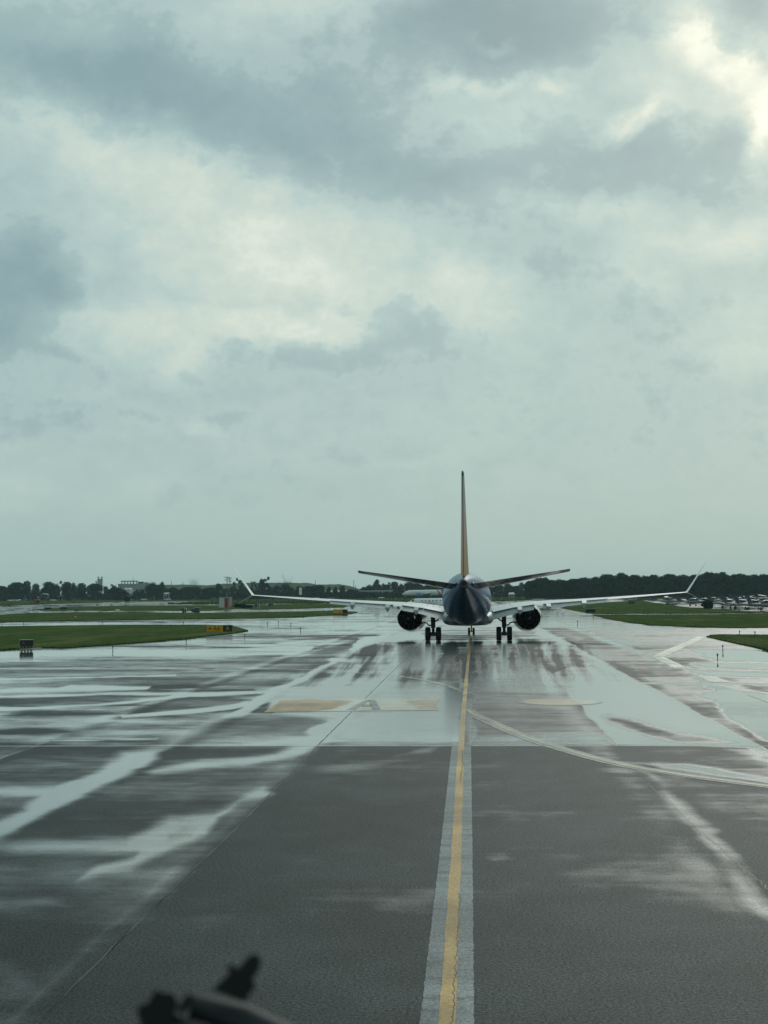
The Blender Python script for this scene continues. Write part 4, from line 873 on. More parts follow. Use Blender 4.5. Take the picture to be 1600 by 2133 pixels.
# red and white equipment shelter
p = G(468, 1266.2); sh = empty('equipment_shelter', p, -.12, 'pale grey equipment shelter with dark red door and faded red front', 'shelter')
MB().box((-.75, .9, 1.45), (1.5, 2.6, 2.9)).build('grey_bay', M['lightgrey'], sh, smooth=False)
MB().box((.78, .9, 1.5), (1.5, 2.62, 3.0)).build('red_bay', M['pink'], sh, smooth=False)
dr = MB().box((.62, -.43, 1.45), (.9, .06, 2.6)).build('door', M['red'], sh, smooth=False)
MB().box((.28, -.475, 1.4), (.05, .04, .2)).build('handle', M['darkgrey'], dr, smooth=False)
MB().box((.62, -.466, 2.1), (.45, .012, .5)).build('vent', M['darkgrey'], dr, smooth=False)
MB().box((0, .9, 3.04), (3.2, 2.8, .07)).build('roof', M['lightgrey'], sh, smooth=False)
MB().tube([(.3, 1.2, 3.0), (.3, 1.2, 4.2)], .04, 6).build('aerial', M['lightgrey'], sh)
# small cabinets
def cabinet(px, py, w_, h_, m, lab):
    r = empty('utility_cabinet', G(px, py), 0, lab, 'cabinet', 'utility cabinets on the grass')
    MB().box((0, 0, h_/2+.05), (w_, w_*.8, h_)).build('body', M[m], r, smooth=False); MB().box((0, 0, h_+.08), (w_*1.1, w_*.9, .06)).build('lid', M['lightgrey'], r, smooth=False)
    MB().box((0, -w_*.41, h_*.55), (w_*.7, .02, h_*.7)).build('door', M['darkgrey'], r, smooth=False)
for a in ((382, 1277.2, .42, 1.0, 'black', 'narrow black cabinet left of the group before the pale taxiway'), (386.5, 1277.2, .5, .95, 'lightgrey', 'pale cabinet beside the narrow black one'), (401, 1276, .4, .8, 'black', 'small dark cabinet in the middle of the group'),
          (405.5, 1276.6, .4, .95, 'black', 'taller dark cabinet next to the square grey one'), (411.5, 1277, .95, 1.05, 'darkgrey', 'square grey cabinet at the right of the group'),
          (534, 1264.6, .6, 1.1, 'black', 'dark cabinet on the grass to the right of the shelter'), (539, 1265.5, .6, .9, 'lightgrey', 'pale cabinet on the grass to the right of the shelter'), (562, 1263.4, .8, 1.0, 'darkgrey', 'far grey cabinet between the shelter and the wing'), (567, 1263.2, .6, 1.0, 'darkgrey', 'narrow grey cabinet under the outer wing')): cabinet(*a)
# approach light units: little pale hoods on legs
for px, py, lab in ((75, 1276.8, 'first low lamp unit with white hood along the grass strip, leftmost'), (160, 1275.6, 'second low lamp unit along the grass strip'), (245, 1274.8, 'third low lamp unit with white hood along the grass strip'), (203, 1262.8, 'small dark lamp unit on the strip edge, first of three'), (232, 1262.8, 'small dark lamp unit on the strip edge, second of three'), (262, 1262.9, 'small dark lamp unit on the strip edge, third of three')):
    r = empty('lamp_unit', G(px, py), 0, lab, 'lamp', 'low lamp units'); hood = MB().box((0, 0, .42), (.85, .6, .2)).box((0, .05, .56), (.75, .5, .09)).build('hood', M['white' if 'white' in lab else 'black'], r, smooth=False)
    for x in (-.3, .3): MB().tube([(x, 0, 0), (x, 0, .34)], .04, 6).build('leg', M['black'], r)
r = empty('obstruction_light', G(157, 1290.2), 0, 'small glowing orange lamp in the long grass', 'lamp')
MB().tube([(0, 0, 0), (0, 0, .35)], .05, 8).build('post', M['darkgrey'], r); MB().ball((0, 0, .42), (.085, .085, .10)).build('lamp', M['orange'], r)
# edge lights: a stem with a domed lens
el0 = empty('edge_light', (0, 0, 0)); MB().tube([(0, 0, 0), (0, 0, .02)], .05, 12).tube([(0, 0, .03), (0, 0, .27)], .022, 8).build('stem', M['black'], el0)
MB().lathe([(.27, .045), (.29, .05), (.34, .05), (.385, .035), (.40, .008)], (0, 0, 0), 'Z', 12).build('lens', M['darkgrey'], el0)
els = [(235, 1357, 'edge light post in front of the middle of the near grass'), (388, 1341.5, 'edge light post below the grass, between the middle one and the yellow sign'), (510, 1329.5, 'edge light post just below the point of the near grass'), (49, 1304, 'edge light post at the far edge of the near grass, above the box sign'), (214, 1303.2, 'edge light post at the far edge of the near grass, middle'), (382, 1302.6, 'edge light post at the far edge of the near grass, left of the yellow sign'),
       (557, 1303.5, 'edge light post on the wet pavement right of the grass point'), (580, 1301.5, 'second edge light post right of the grass point'), (606, 1305, 'third edge light post right of the grass point'), (626, 1316, 'nearest edge light post between the grass point and the airliner'), (558, 1287.6, 'edge light post at the lower edge of the strip under the wing'), (754, 1277, 'edge light post under the inner wing beside the flap fairing'), (775, 1276, 'edge light post left of the engine, far'),
       (1495, 1376, 'nearer edge light post on the pavement below the right grass corner'), (1506, 1356, 'farther edge light post close to the right grass corner'), (1541, 1324.3, 'edge light post on top edge of the right grass corner'), (1236, 1291, 'edge light post right of the engine beside the grass strip'), (1173, 1283, 'edge light post just right of the engine'), (1161, 1280, 'far edge light post right of the engine'), (1203, 1300, 'edge light post on pavement right of the engine, nearest of those there'), (1573, 1326, 'edge light post at the far side of the right grass corner'), (4, 1302.5, 'stout light post at the left end of the strip')]
for k, (px, py, lab) in enumerate(els):
    o = el0 if k == 0 else copy_tree(el0)
    o.location = G(px, py); tag(o, lab, 'edge light', 'taxiway edge lights')
    if k not in (0, 1, 2, 13, 14): o.scale = (1.2, 1.2, 1.15)
# ------------------------------------------------------------------ trees
def crown_mesh(name, h, wd, seed, kind='round', nleaf=900, leaf=.55, m='leaf'):
    rg = random.Random(seed); vs_ = []; fs = []
    blobs = []
    if kind == 'round':
        for k in range(11):
            a = rg.uniform(0, 6.28); rr = rg.uniform(.05, .62)*wd/2; z = rg.uniform(.20, .82)*h
            fall = 1-.55*max(0, (z/h-.5)/.5)
            blobs.append((rr*math.cos(a)*fall, rr*math.sin(a)*fall, z, wd*rg.uniform(.17, .28)))
        blobs.append((rg.uniform(-.1, .1)*wd, 0, h*.83, wd*.2))
    elif kind == 'cone':
        for k in range(12):
            z = h*(.15+.8*k/12); wv = wd/2*(1-.85*k/12); a = rg.uniform(0, 6.28); blobs.append((wv*.45*math.cos(a), wv*.45*math.sin(a), z, max(.5, wv*.7)))
    elif kind == 'sparse':
        for k in range(9):
            a = rg.uniform(0, 6.28); rr = rg.uniform(.2, .95)*wd/2; blobs.append((rr*math.cos(a), rr*math.sin(a), rg.uniform(.45, .95)*h, wd*rg.uniform(.07, .14)))
    tot = sum(b[3]**2 for b in blobs)
    for bx, by, bz, br in blobs:
        for k in range(int(nleaf*br*br/tot)):
            z = rg.uniform(-1, 1); a = rg.uniform(0, 6.28); q = math.sqrt(1-z*z); r_ = br*(rg.uniform(.0, 1)**.25)*rg.uniform(.85, 1.14)
            c = Vector((bx+q*math.cos(a)*r_, by+q*math.sin(a)*r_, max(.3, bz+z*r_*.85)))
            n = Vector((q*math.cos(a)+rg.uniform(-.6, .6), q*math.sin(a)+rg.uniform(-.6, .6), z+rg.uniform(-.3, .8))).normalized()
            t = n.orthogonal().normalized(); b = n.cross(t); s = leaf*rg.uniform(.6, 1.5); o = len(vs_); w0 = rg.uniform(0, 6.28)
            for j in range(3):
                an = w0+2.09*j+rg.uniform(-.4, .4); vs_.append(tuple(c+(t*math.cos(an)+b*math.sin(an))*s*rg.uniform(.7, 1.2)))
            fs.append((o, o+1, o+2))
    me = bpy.data.meshes.new(name); me.from_pydata(vs_, [], fs); me.update(); me.materials.append(M[m]); return me
def trunk_mesh(h, wd, seed, kind):
    rg = random.Random(seed+99); mb = MB(); r0 = .03*h*.55
    mb.tube([(0, 0, 0), (rg.uniform(-.2, .2), 0, h*.3), (rg.uniform(-.3, .3), rg.uniform(-.2, .2), h*.62), (0, 0, h*.86)], [r0, r0*.75, r0*.45, r0*.12], 7)
    for k in range(7 if kind != 'bare' else 22):
        a = rg.uniform(0, 6.28); z0 = rg.uniform(.25, .7)*h; ln = rg.uniform(.3, .5)*wd
        e = Vector((math.cos(a)*ln, math.sin(a)*ln, z0+h*rg.uniform(.14, .34))); mid = Vector((math.cos(a)*ln*.5, math.sin(a)*ln*.5, z0+h*.08))
        mb.tube([(0, 0, z0), mid, e], [r0*.35, r0*.22, r0*.05], 5)
        if kind in ('bare', 'sparse'):
            for q in range(3): mb.tube([mid.lerp(e, .3+.25*q), mid.lerp(e, .5+.25*q)+Vector((rg.uniform(-1, 1), rg.uniform(-1, 1), rg.uniform(.4, 1.4)))*wd*.09], [r0*.12, r0*.03], 4)
    return mb
PROTO = {}
for kind, hs, m, nl, lf in (('round', 6, 'leaf', 2600, .50), ('roundgrey', 4, 'leafgrey', 1900, .48), ('cone', 2, 'leaf', 1300, .5), ('sparse', 3, 'leafgrey', 520, .42), ('bare', 2, 'leafgrey', 0, .4)):
    for k in range(hs):
        base = kind.replace('grey', ''); cm = crown_mesh('crown', 12, 10, 31*k+len(kind), base, nl, lf, m) if nl else None
        t = trunk_mesh(12, 10, 7*k+3, base).build('trunk', M['trunk']); tm = t.data; bpy.data.objects.remove(t)
        PROTO.setdefault(kind, []).append((cm, tm))
def tree(px, top, Y, wpx, kind, label, group, k=None):
    p = P(px, top, Y); h = p.z; base = Vector((p.x, Y, 0)); wd = wpx*Y/F*2*(1.45 if kind in ('round', 'roundgrey') else 1.15)
    r = empty('tree', base, random.uniform(0, 6.28), label, 'tree', group)
    cm, tm = PROTO[kind][k if k is not None else random.randrange(len(PROTO[kind]))]
    for nm, me_ in (('trunk', tm), ('crown', cm)):
        if me_ is None: continue
        o = bpy.data.objects.new(nm, me_); COL.objects.link(o); o.parent = r
    r.scale = (wd/10, wd/10, h/12*(1.0 if kind == 'bare' else .98))
    return r
LT = [  # photo px, top, half width, kind, distance
    (-30, 1217, 22, 'round', 1060), (2, 1219, 18, 'round', 1050), (22, 1215, 14, 'round', 1040), (37, 1211, 15, 'round', 1050), (55, 1207.5, 13, 'round', 1070), (74, 1213, 12, 'roundgrey', 1040), (98, 1209.5, 20, 'round', 1050), (116, 1214, 12, 'round', 1030), (137, 1207.5, 12, 'sparse', 1050), (139, 1210, 12, 'round', 1060), (152, 1210, 10, 'roundgrey', 1040), (168, 1212.5, 15, 'round', 1050), (188, 1216, 9, 'roundgrey', 1090), (203, 1214, 14, 'round', 1040), (221, 1219, 8, 'roundgrey', 1050), (236, 1213, 17, 'cone', 1030), (240, 1222, 17, 'round', 1020), (256, 1226, 9, 'roundgrey', 1040), (284, 1227, 9, 'roundgrey', 1040), (298, 1227, 9, 'round', 1030),
    (318, 1209.5, 14, 'roundgrey', 1050), (327, 1216, 14, 'round', 1040), (338, 1209.5, 7, 'round', 1060), (345, 1223, 10, 'roundgrey', 1040), (360, 1222, 14, 'round', 1040), (378, 1226, 10, 'round', 1050), (390, 1221, 16, 'round', 1040), (411, 1221, 13, 'round', 1050), (400, 1199, 9, 'bare', 1300), (408, 1199, 8, 'bare', 1320), (430, 1223, 12, 'round', 1040), (443, 1222, 12, 'round', 1060), (456, 1214, 7, 'round', 1050), (468, 1224, 10, 'roundgrey', 1040), (485, 1218, 9, 'roundgrey', 1040),
    (497, 1203, 12, 'sparse', 1060), (503, 1217, 11, 'roundgrey', 1050), (520, 1222, 10, 'round', 1040), (531, 1207, 8, 'sparse', 1060), (549, 1198.5, 15, 'sparse', 1050), (545, 1210, 15, 'roundgrey', 1040), (560, 1218, 10, 'roundgrey', 1050), (575, 1217, 9, 'roundgrey', 1060), (585, 1206, 9, 'bare', 1050), (598, 1197, 11, 'bare', 1055), (592, 1213, 13, 'roundgrey', 1040), (608, 1222, 10, 'roundgrey', 1050), (625, 1219, 13, 'round', 1040), (642, 1219, 12, 'round', 1050), (657, 1217.5, 14, 'round', 1045), (672, 1220, 9, 'round', 1060), (685, 1220, 6, 'roundgrey', 1040), (699, 1220, 6, 'roundgrey', 1050), (713, 1217.5, 8, 'roundgrey', 1040), (730, 1226, 9, 'round', 1050), (742, 1228, 8, 'round', 1060),
    (757, 1221, 9, 'round', 1080), (770, 1216.5, 12, 'round', 1100), (785, 1204.5, 9, 'round', 1100), (788, 1216, 10, 'round', 1080), (798, 1213, 6, 'roundgrey', 1100), (806, 1216, 8, 'round', 1090), (816, 1209, 7, 'sparse', 1100), (823, 1210, 9, 'round', 1090), (836, 1214, 8, 'round', 1100), (852, 1210, 12, 'round', 1100), (868, 1211, 10, 'round', 1110), (880, 1218, 8, 'round', 1100), (892, 1216.5, 11, 'round', 1110), (908, 1217, 10, 'round', 1100), (925, 1218, 12, 'round', 1100), (945, 1214, 14, 'round', 1100), (990, 1215, 14, 'round', 1100), (1015, 1217, 12, 'round', 1080),
    (1040, 1216, 12, 'round', 1050), (1058, 1212, 13, 'round', 1060), (1075, 1219, 9, 'round', 1050), (1085, 1210, 8, 'roundgrey', 1300), (1098, 1206, 6, 'sparse', 1000), (1097, 1212, 8, 'round', 1000)]
def tlab(px, kind):
    where = ('at the left edge of the tree line' if px < 45 else 'left of the far grey tower' if px < 190 else 'in front of the far grey tower' if px < 225 else 'left of the flat-roofed works' if px < 262 else 'in front of the flat-roofed works' if px < 350 else 'left of the power pole' if px < 465 else 'just right of the power pole' if px < 515 else 'above the outer left wing' if px < 610 else 'in front of the pale hill' if px < 752 else 'behind the distant terminal roof' if px < 835 else 'behind the distant white airliner' if px < 930 else 'behind the tail of the blue airliner' if px < 1030 else 'between the blue airliner and the dark wood')
    k = {'round': 'dark round-headed tree', 'roundgrey': 'grey-green tree', 'cone': 'dark tree with a pointed top', 'sparse': 'thin open-crowned tree', 'bare': 'bare-branched tree'}[kind]
    return k+' '+where
ORD = ['first', 'second', 'third', 'fourth', 'fifth', 'sixth', 'seventh', 'eighth', 'ninth', 'tenth', 'eleventh', 'twelfth', 'thirteenth', 'fourteenth']
CNT = {}
for q in LT: CNT[tlab(q[0], q[3])] = CNT.get(tlab(q[0], q[3]), 0)+1
SEEN = {}
for px, top, hw, kind, Y in sorted(LT):
    base = tlab(px, kind); SEEN[base] = SEEN.get(base, 0)+1
    kd, where = base.split(' tree ', 1)
    lab = base if CNT[base] == 1 else ORD[SEEN[base]-1]+' '+kd+' tree from the left, '+where
    tree(px, top, Y, hw, kind, lab, 'trees of the far tree line')
prof = [(1090, 1212), (1105, 1206), (1120, 1200.5), (1138, 1201), (1155, 1207), (1175, 1203), (1192, 1206), (1215, 1199), (1235, 1202), (1258, 1194.5), (1275, 1194), (1296, 1192), (1320, 1197), (1345, 1194), (1365, 1198), (1388, 1195), (1412, 1192), (1440, 1195), (1462, 1190), (1480, 1189), (1510, 1191), (1530, 1194), (1548, 1193), (1580, 1193.5), (1610, 1195), (1760, 1194)]
x = 1104
while x < 1720:
    t = interp(x, prof)+random.uniform(-2.5, 3.5); hw = random.uniform(11, 17)
    if x < 1200: hw *= .75
    tree(x, t, 860+random.uniform(-12, 12), hw, 'round', 'dark tree of the tall continuous wood on the right', 'trees of the dark wood')
    x += hw*random.uniform(.62, .9)
for k in range(46): tree(1112+13.4*k+random.uniform(-4, 4), interp(1112+13.4*k, prof)+random.uniform(3, 12), 884, random.uniform(13, 18), 'round', 'dark tree of the tall continuous wood on the right', 'trees of the dark wood')
def leafmass(name, segs, n, m, label, leaf=.6):
    vs_ = []; fs = []
    for k in range(n):
        a, b = random.choice(segs); t = random.random(); h = (a[3]*(1-t)+b[3]*t)*random.random()**.8; d = (a[2]*(1-t)+b[2]*t)+random.uniform(0, 6)
        px = a[0]*(1-t)+b[0]*t; c = P(px, 1236, d); c.z = h; s = leaf*random.uniform(.6, 1.5); o = len(vs_)
        for j in range(3): vs_.append((c.x+random.uniform(-s, s), c.y+random.uniform(-s, s), max(0, c.z+random.uniform(-s, s))))
        fs.append((o, o+1, o+2))
    me_ = bpy.data.meshes.new(name); me_.from_pydata(vs_, [], fs); me_.materials.append(M[m]); o = bpy.data.objects.new(name, me_); COL.objects.link(o); return tag(o, label, None, None, 'stuff')
leafmass('undergrowth', [((1095, 0, 846, 5), (1760, 0, 846, 7))], 22000, 'leaf', 'dark undergrowth along the foot of the wood', .75)
leafmass('undergrowth', [((-150, 0, 1015, 5), (470, 0, 1015, 4)), ((470, 0, 1015, 4), (760, 0, 1025, 4)), ((730, 0, 1040, 4), (1110, 0, 1045, 5))], 20000, 'leaf', 'scrub along the foot of the far left tree line', .8)
leafmass('weeds', [((1, 0, 0, 0), (1, 0, 0, 0))], 0, 'grass', 'weeds') if False else None
# dark woodland behind the front rows, so no daylight shows through
def backwood(name, pts, Y, m, label):
    rg = []
    for px, top in pts:
        p = P(px, top, Y); rg.append([(p.x, Y, 0), (p.x, Y, p.z*.75), (p.x, Y+6, p.z), (p.x, Y+20, p.z*.9), (p.x, Y+24, 0)])
    o = MB().loft(rg).build(name, M[m]); return tag(o, label, None, None, 'stuff')
backwood('woods', [(x_, interp(x_, prof)+11+random.uniform(-2, 2)) for x_ in range(1112, 1760, 7)], 905, 'leaf', 'mass of the dark wood behind its front trees')
# the round bush by the parked aircraft
bp = G(1475, 1268.5); bu = empty('bush', bp, 0, 'round dark bush standing in front of the parked aircraft', 'bush')
me_ = crown_mesh('foliage', 1.75, 3.3, 5, 'round', 2600, .16, 'leaf'); o = bpy.data.objects.new('foliage', me_); COL.objects.link(o); o.parent = bu; o.location = (0, 0, -.1)
for k in range(5): pass
mb = MB()
for k in range(7): mb.tube([(0, 0, 0), (.5*math.cos(k*.9), .5*math.sin(k*.9), .5), (1.0*math.cos(k*.9), 1.0*math.sin(k*.9), 1.1)], [.06, .04, .015], 5)
mb.build('stem', M['trunk'], bu)
bu.scale = (1, 1, 1)
def low_bush(px, py, w_, h_, lab):
    r = empty('bush', G(px, py), random.uniform(0, 6), lab, 'bush', 'low dark bushes'); o = bpy.data.objects.new('foliage', me_); COL.objects.link(o); o.parent = r; r.scale = (w_/3.3, w_/3.3, h_/1.75)
low_bush(885, 1246.2, 5, 2.6, 'low dark bush at the tail end of the distant white airliner'); low_bush(500, 1265.8, 5.5, 1.0, 'low dark bush beside the equipment shelter'); low_bush(514, 1267, 3.5, .8, 'small low dark bush right of the shelter bush')
low_bush(1052, 1244.6, 5, 2.2, 'low bush on the far pavement edge left of the small aircraft'); low_bush(1067, 1244.8, 5, 2.2, 'second low bush on the far pavement edge')
low_bush(265, 1254.5, 4, 2.8, 'small dark bush on the far grass below the works')

# ------------------------------------------------------------------ hills and far buildings
M['farwall'] = mat('weathered_concrete', (.24, .26, .26), .8, .2, var=.1, vscale=.2); M['farroof'] = mat('pale_roof', (.46, .48, .47), .6, .3)
M['fardark'] = mat('far_dark_grey', (.03, .034, .036), .7, .2); M['tan'] = mat('tan_wall', (.30, .27, .22), .8, .2, var=.1, vscale=.3)  # far_dark_grey: near-black for far windows, doors, rooftop frame and one shed
hp = [(330, 1219), (380, 1217.5), (430, 1219), (465, 1216), (505, 1214.5), (540, 1213.8), (575, 1214), (600, 1213), (620, 1214.5), (642, 1214), (660, 1217.5), (680, 1217.5), (705, 1216.8), (722, 1219), (740, 1224), (765, 1231)]
rg = []
for q in range(len(hp)*4-3):
    xx = interp(q/4, list(enumerate([a for a, b in hp]))); yy = interp(xx, hp)+random.uniform(-.4, .4); p = P(xx, yy, 2100); k = .93+random.uniform(-.04, .04)
    rg.append([(p.x*.97, 2020, -.5), (p.x*.985, 2060, p.z*.62*k), (p.x, 2100, p.z), (p.x*1.01, 2150, p.z*.95), (p.x*1.02, 2260, -.5)])
tag(MB().loft(rg).build('hill', M['hill']), kind='structure')
def bldg(name, px0, px1, top, Y, dep, label, m='farwall', cat='building'):
    a, b = P(px0, top, Y), P(px1, top, Y); r = empty(name, ((a.x+b.x)/2, Y, 0), 0, label, cat); w_ = b.x-a.x; h = a.z
    MB().box((0, dep/2, h/2), (w_, dep, h)).build('wall', M[m], r, smooth=False); return r, w_, h
r, w_, h = bldg('works', 246, 310, 1217, 1500, 30, 'faded flat-roofed works with an open rooftop frame')
MB().box((0, 15, h+.2), (w_+1, 31, .5)).build('roof', M['farroof'], r, smooth=False)
mb = MB(); mb.box((-w_*.20, 10, h+3.2), (w_*.5, 8, .9))
for k in range(6): mb.box((-w_*.44+w_*.49*k/5, 8, h+1.6), (.8, .8, 3.0))
mb.box((w_*.16, 12, h+1.4), (w_*.16, 6, 2.4)).box((w_*.34, 12, h+1.0), (w_*.1, 6, 1.6)); mb.build('rooftop_frame', M['fardark'], r, smooth=False)
for k in range(9): MB().box((-w_*.44+w_*.11*k, -.06, h*.62), (1.6, .12, 1.4)).build('window', M['fardark'], r, smooth=False)
MB().tube([(-w_*.10, 12, h), (-w_*.10, 12, h+8)], .18, 6).build('mast', M['darkgrey'], r)
a = P(208.5, 1203, 1500); tw_ = empty('silo_tower', (a.x, 1500, 0), 0, 'tall pale concrete tower rising above the trees', 'tower')
MB().lathe([(0, 2.7), (a.z-1.5, 2.7), (a.z-1.4, 2.4)], (0, 0, 0), 'Z', 16).build('shaft', M['farwall'], tw_)
for k in (-1.9, 1.9): MB().lathe([(a.z-1.5, .9), (a.z+.9, .9), (a.z+1.2, .5)], (k, 0, 0), 'Z', 10).build('vent', M['farroof'], tw_)
for k in range(5): MB().lathe([(a.z*.35+k*3, 2.74), (a.z*.35+k*3+.25, 2.74)], (0, 0, 0), 'Z', 16).build('band', M['farwall'], tw_)
a = P(200.5, 1211.5, 1500); MBx = MB().tube([(0, 0, 0), (0, 0, a.z)], .7, 8).lathe([(a.z, .9), (a.z+.6, .9)], (0, 0, 0), 'Z', 8).build('chimney', M['farwall']); MBx.location = (a.x, 1500, 0); tag(MBx, 'thin chimney just left of the pale tower', 'chimney')
r, w_, h = bldg('terminal', 753, 812, 1232, 1060, 18, 'low dark terminal with a pale flat roof left of the white airliner', 'farwall')
MB().box((0, 8, h+.3), (w_+3, 22, .6)).build('roof', M['farroof'], r, smooth=False)
for k in range(8): MB().box((-w_/2+w_*(k+.5)/8, -.06, h*.5), (w_/8-.5, .12, h*.5)).build('window', M['fardark'], r, smooth=False)
MB().box((w_*.1, -2.5, h*.78), (w_*.5, 5, .35)).build('awning', M['white'], r, smooth=False)
for px0, px1, top, Y, m, lab in ((258, 271, 1228, 1100, 'farroof', 'small pale shed in front of the works'), (275, 282, 1233, 1060, 'farroof', 'tiny white shed among the trees below the works'), (343, 357, 1231, 1090, 'tan', 'small tan gabled house between the trees left of the power pole'), (340, 352, 1238, 1030, 'white', 'white low shed at the foot of the trees left of the power pole'), (424, 435, 1232, 1090, 'tan', 'pale house between trees nearer the power pole'), (84, 96, 1240, 1030, 'farwall', 'grey roadside shed at the foot of the left trees'), (120, 128, 1243, 1020, 'white', 'small pale shed at the foot of the left trees'), (182, 190, 1243, 1020, 'fardark', 'dark blue roadside shed below the tower'), (678, 724, 1233, 1090, 'tan', 'long tan building low behind the left wing'), (584, 593, 1230, 1090, 'tan', 'narrow tan building behind the left wing'), (1031, 1046, 1222, 1120, 'tan', 'tall tan building beside the tail of the blue airliner'), (1060, 1072, 1238, 1010, 'farwall', 'small grey hut left of the taxiing aircraft'), (551, 558, 1228, 1080, 'farwall', 'small grey block behind the left winglet')):
    r, w_, h = bldg('house' if 'house' in lab else 'shed' if 'sh' in lab or 'hut' in lab else 'building', px0, px1, top, Y, 8, lab, m)
    MB().loft([[(-w_/2-.4, -.4, h), (w_/2+.4, -.4, h), (w_/2+.4, 8.4, h), (-w_/2-.4, 8.4, h)], [(-w_/2+.5, 3.6, h+1.3), (w_/2-.5, 3.6, h+1.3), (w_/2-.5, 4.4, h+1.3), (-w_/2+.5, 4.4, h+1.3)]]).build('roof', M['farroof'], r, smooth=False)
    MB().box((-w_*.2, -.05, h*.4), (w_*.2, .1, h*.5)).build('door', M['fardark'], r, smooth=False)
    MB().box((w_*.2, -.05, h*.55), (w_*.25, .1, h*.3)).build('window', M['fardark'], r, smooth=False)
# parked cars at the foot of the trees
M['carwhite'] = mat('car_white', (.6, .62, .62), .25, .5, coat=.5); M['carred'] = mat('car_red', (.25, .04, .03), .3, .5, coat=.5); M['carblue'] = mat('car_blue', (.04, .08, .16), .3, .5, coat=.5)
def car(px, py, m, lab, rz):
    r = empty('parked_car', G(px, py), rz, lab, 'car', 'cars parked below the tree line')
    MB().loft([[(x_, y, z) for y, z in ((-.85, .3), (-.9, .75), (-.8, h_), (.8, h_), (.9, .75), (.85, .3))] for x_, h_ in ((-2.2, .85), (-1.9, .95), (1.2, .98), (2.2, .8))]).build('body', M[m], r)
    MB().loft([[(x_*k, y*k2, z) for x_, y in ((-1, -.8), (1, -.8), (1, .8), (-1, .8))] for k, k2, z in ((1.75, 1, .9), (1.1, .85, 1.48))]).build('cabin', M['glass'], r)
    for x_ in (-1.4, 1.4):
        for y in (-.82, .82): MB().lathe([(-.1, .33), (.1, .33)], (x_, y, .33), 'Y', 10).build('wheel', M['rubber'], r)
for a in ((23, 1252.5, 'carwhite', 'white car below the left edge of the tree line', .1), (37, 1252.3, 'carwhite', 'second white car below the left edge of the tree line', -.1), (50, 1252.4, 'carblue', 'dark car right of the two white cars', 0), (77, 1252.1, 'carred', 'red car at the foot of the left trees', 0), (112, 1251.9, 'carwhite', 'white car at the foot of the left trees right of the red one', .2), (349, 1250.2, 'carwhite', 'white car below the small tan house', 0), (300, 1250.4, 'carwhite', 'white car below the works', 0), (446, 1249.4, 'carblue', 'dark car left of the power pole', 0), (470, 1249, 'carwhite', 'pale car near the power pole', .1), (660, 1248, 'carwhite', 'pale car low behind the left wing', 0), (690, 1247.8, 'carblue', 'dark car low behind the left wing', 0), (795, 1246.9, 'carwhite', 'pale car before the terminal', 0)): car(*a)
# poles and masts
def pole(px, top, Y, rad, label, arms=()):
    p = P(px, top, Y); r = empty('power_pole' if arms else 'mast', (p.x, Y, 0), 0, label, 'pole'); MB().tube([(0, 0, 0), (0, 0, p.z)], [rad, rad*.6], 8).build('post', M['darkgrey'], r)
    for z, w_ in arms:
        MB().box((0, -.2, p.z-z), (w_, .22, .26)).build('crossarm', M['darkgrey'], r, smooth=False)
        for u in (-.45, -.2, .2, .45): MB().lathe([(p.z-z+.1, .12), (p.z-z+.7, .10)], (w_*u, -.2, 0), 'Z', 6).build('insulator', M['lightgrey'], r)
pole(473, 1201, 900, .36, 'dark power pole with crossarms above the shelter', ((.6, 3.6), (2.2, 3.2), (7.2, 3.0))); pole(479, 1203, 900, .30, 'second power pole just right of the first', ((.6, 2.6), (2.6, 2.2)))
for px, top, lab in ((657, 1209, 'thin mast above the pale hill'), (737, 1208.5, 'thin mast at the right end of the pale hill'), (741, 1219, 'short thin mast beside the taller one'), (357, 1210, 'thin mast left of the bare trees'), (381, 1212, 'thin mast just left of the bare trees')): pole(px, top, 1250, .32, lab)
wm = empty('marker_post', P(626, 1245.8, 1000), 0, 'white upright marker panel before the trees behind the wing', 'marker'); wm.location.z = 0
MB().box((0, 0, 5.6), (1.8, .2, 5.0)).build('face_panel', M['white'], wm, smooth=False); MB().tube([(0, .2, 0), (0, .2, 5)], .2, 6).build('post', M['red'], wm)

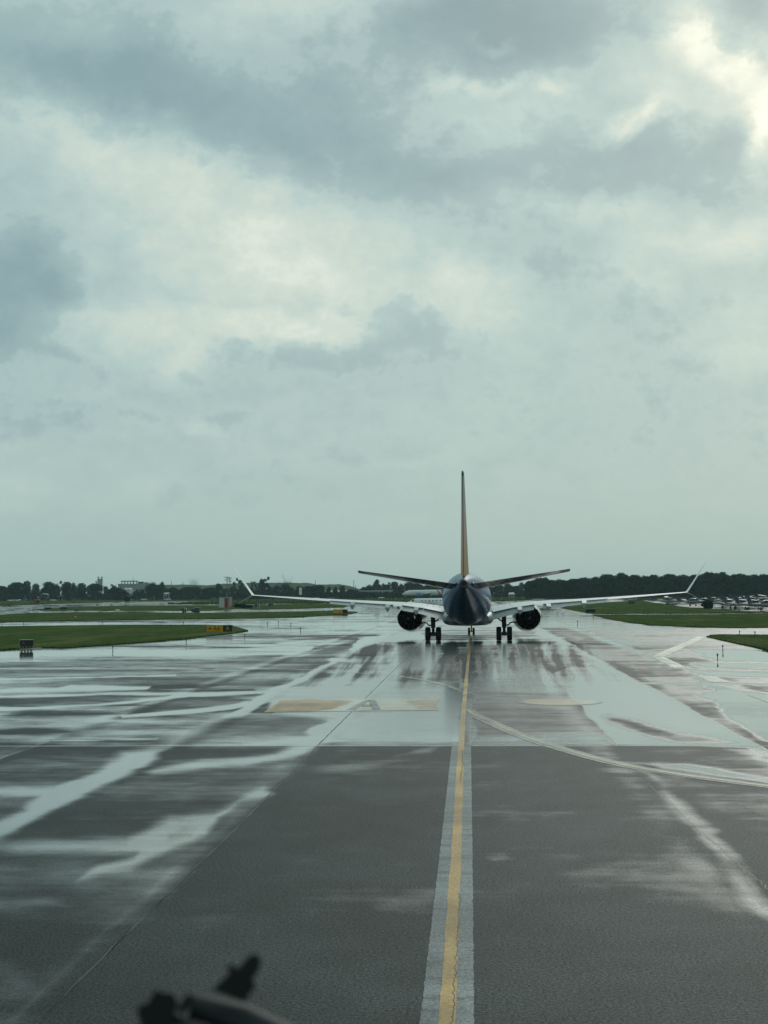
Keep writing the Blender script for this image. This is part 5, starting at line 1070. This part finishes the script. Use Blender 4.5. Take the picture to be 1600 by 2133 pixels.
# ------------------------------------------------------------------ the windscreen wiper close to the lens
M['wiperarm'] = mat('wiper_arm', (.02, .024, .026), .55, .3)
wy = .66
def wp(px, py, dy=0.): return P(px, py, wy+dy)
wr = empty('windscreen_wiper', wp(620, 2260), 0, 'blurred black windscreen wiper close to the camera at the bottom', 'wiper')
def rel(ps): return [p-wr.location for p in ps]
def prism(pts, d0, d1, taper=.94):
    n = len(pts); cx_ = sum(a for a, b in pts)/n; cy_ = sum(b for a, b in pts)/n
    f = lambda k, d: rel([wp(cx_+(a-cx_)*k, cy_+(b-cy_)*k, d) for a, b in pts])
    return MB().loft([f(taper, d0), f(1, d0+.003), f(1, d1-.003), f(taper, d1)])
MB().tube(rel([wp(760, 2262, .02), wp(620, 2190, .02), wp(500, 2128, .02), wp(400, 2098, .02)]), [.0105, .0095, .0085, .0065], 12).build('arm', M['wiperarm'], wr)
prism([(440, 2062), (462, 2040), (478, 2024), (468, 2012), (480, 2008), (496, 2016), (508, 2001), (522, 1987), (538, 1984), (546, 1996), (541, 2018), (528, 2040), (534, 2056), (520, 2072), (512, 2088)], -.004, .012).build('hinge_clip', M['black'], wr)
prism([(284, 2104), (291, 2092), (306, 2090), (318, 2068), (330, 2056), (340, 2066), (352, 2064), (366, 2070), (372, 2092), (362, 2116), (352, 2150), (330, 2170), (292, 2128)], -.006, .012).build('blade_end', M['black'], wr)
prism([(368, 2106), (384, 2076), (398, 2068), (408, 2074), (392, 2104), (378, 2114)], -.006, .01).build('arm_screw', M['black'], wr)
MB().tube(rel([wp(300, 2122), wp(420, 2158), wp(560, 2215)]), [.005, .006, .006], 8).build('blade', M['black'], wr)

# ------------------------------------------------------------------ haze: one closed box of even air
hz = MB().box((0, 1250, 15.4), (6200, 3700, 33.4)).build('haze', None, smooth=False); tag(hz, kind='stuff')
hm = bpy.data.materials.new('haze'); hm.use_nodes = True; ht = hm.node_tree; ht.nodes.clear()
vo = ht.nodes.new('ShaderNodeVolumePrincipled'); vo.inputs['Density'].default_value = .00009; vo.inputs['Color'].default_value = (.70, .95, .98, 1); vo.inputs['Anisotropy'].default_value = .2
ou = ht.nodes.new('ShaderNodeOutputMaterial'); ht.links.new(vo.outputs[0], ou.inputs['Volume']); hz.data.materials.append(hm)
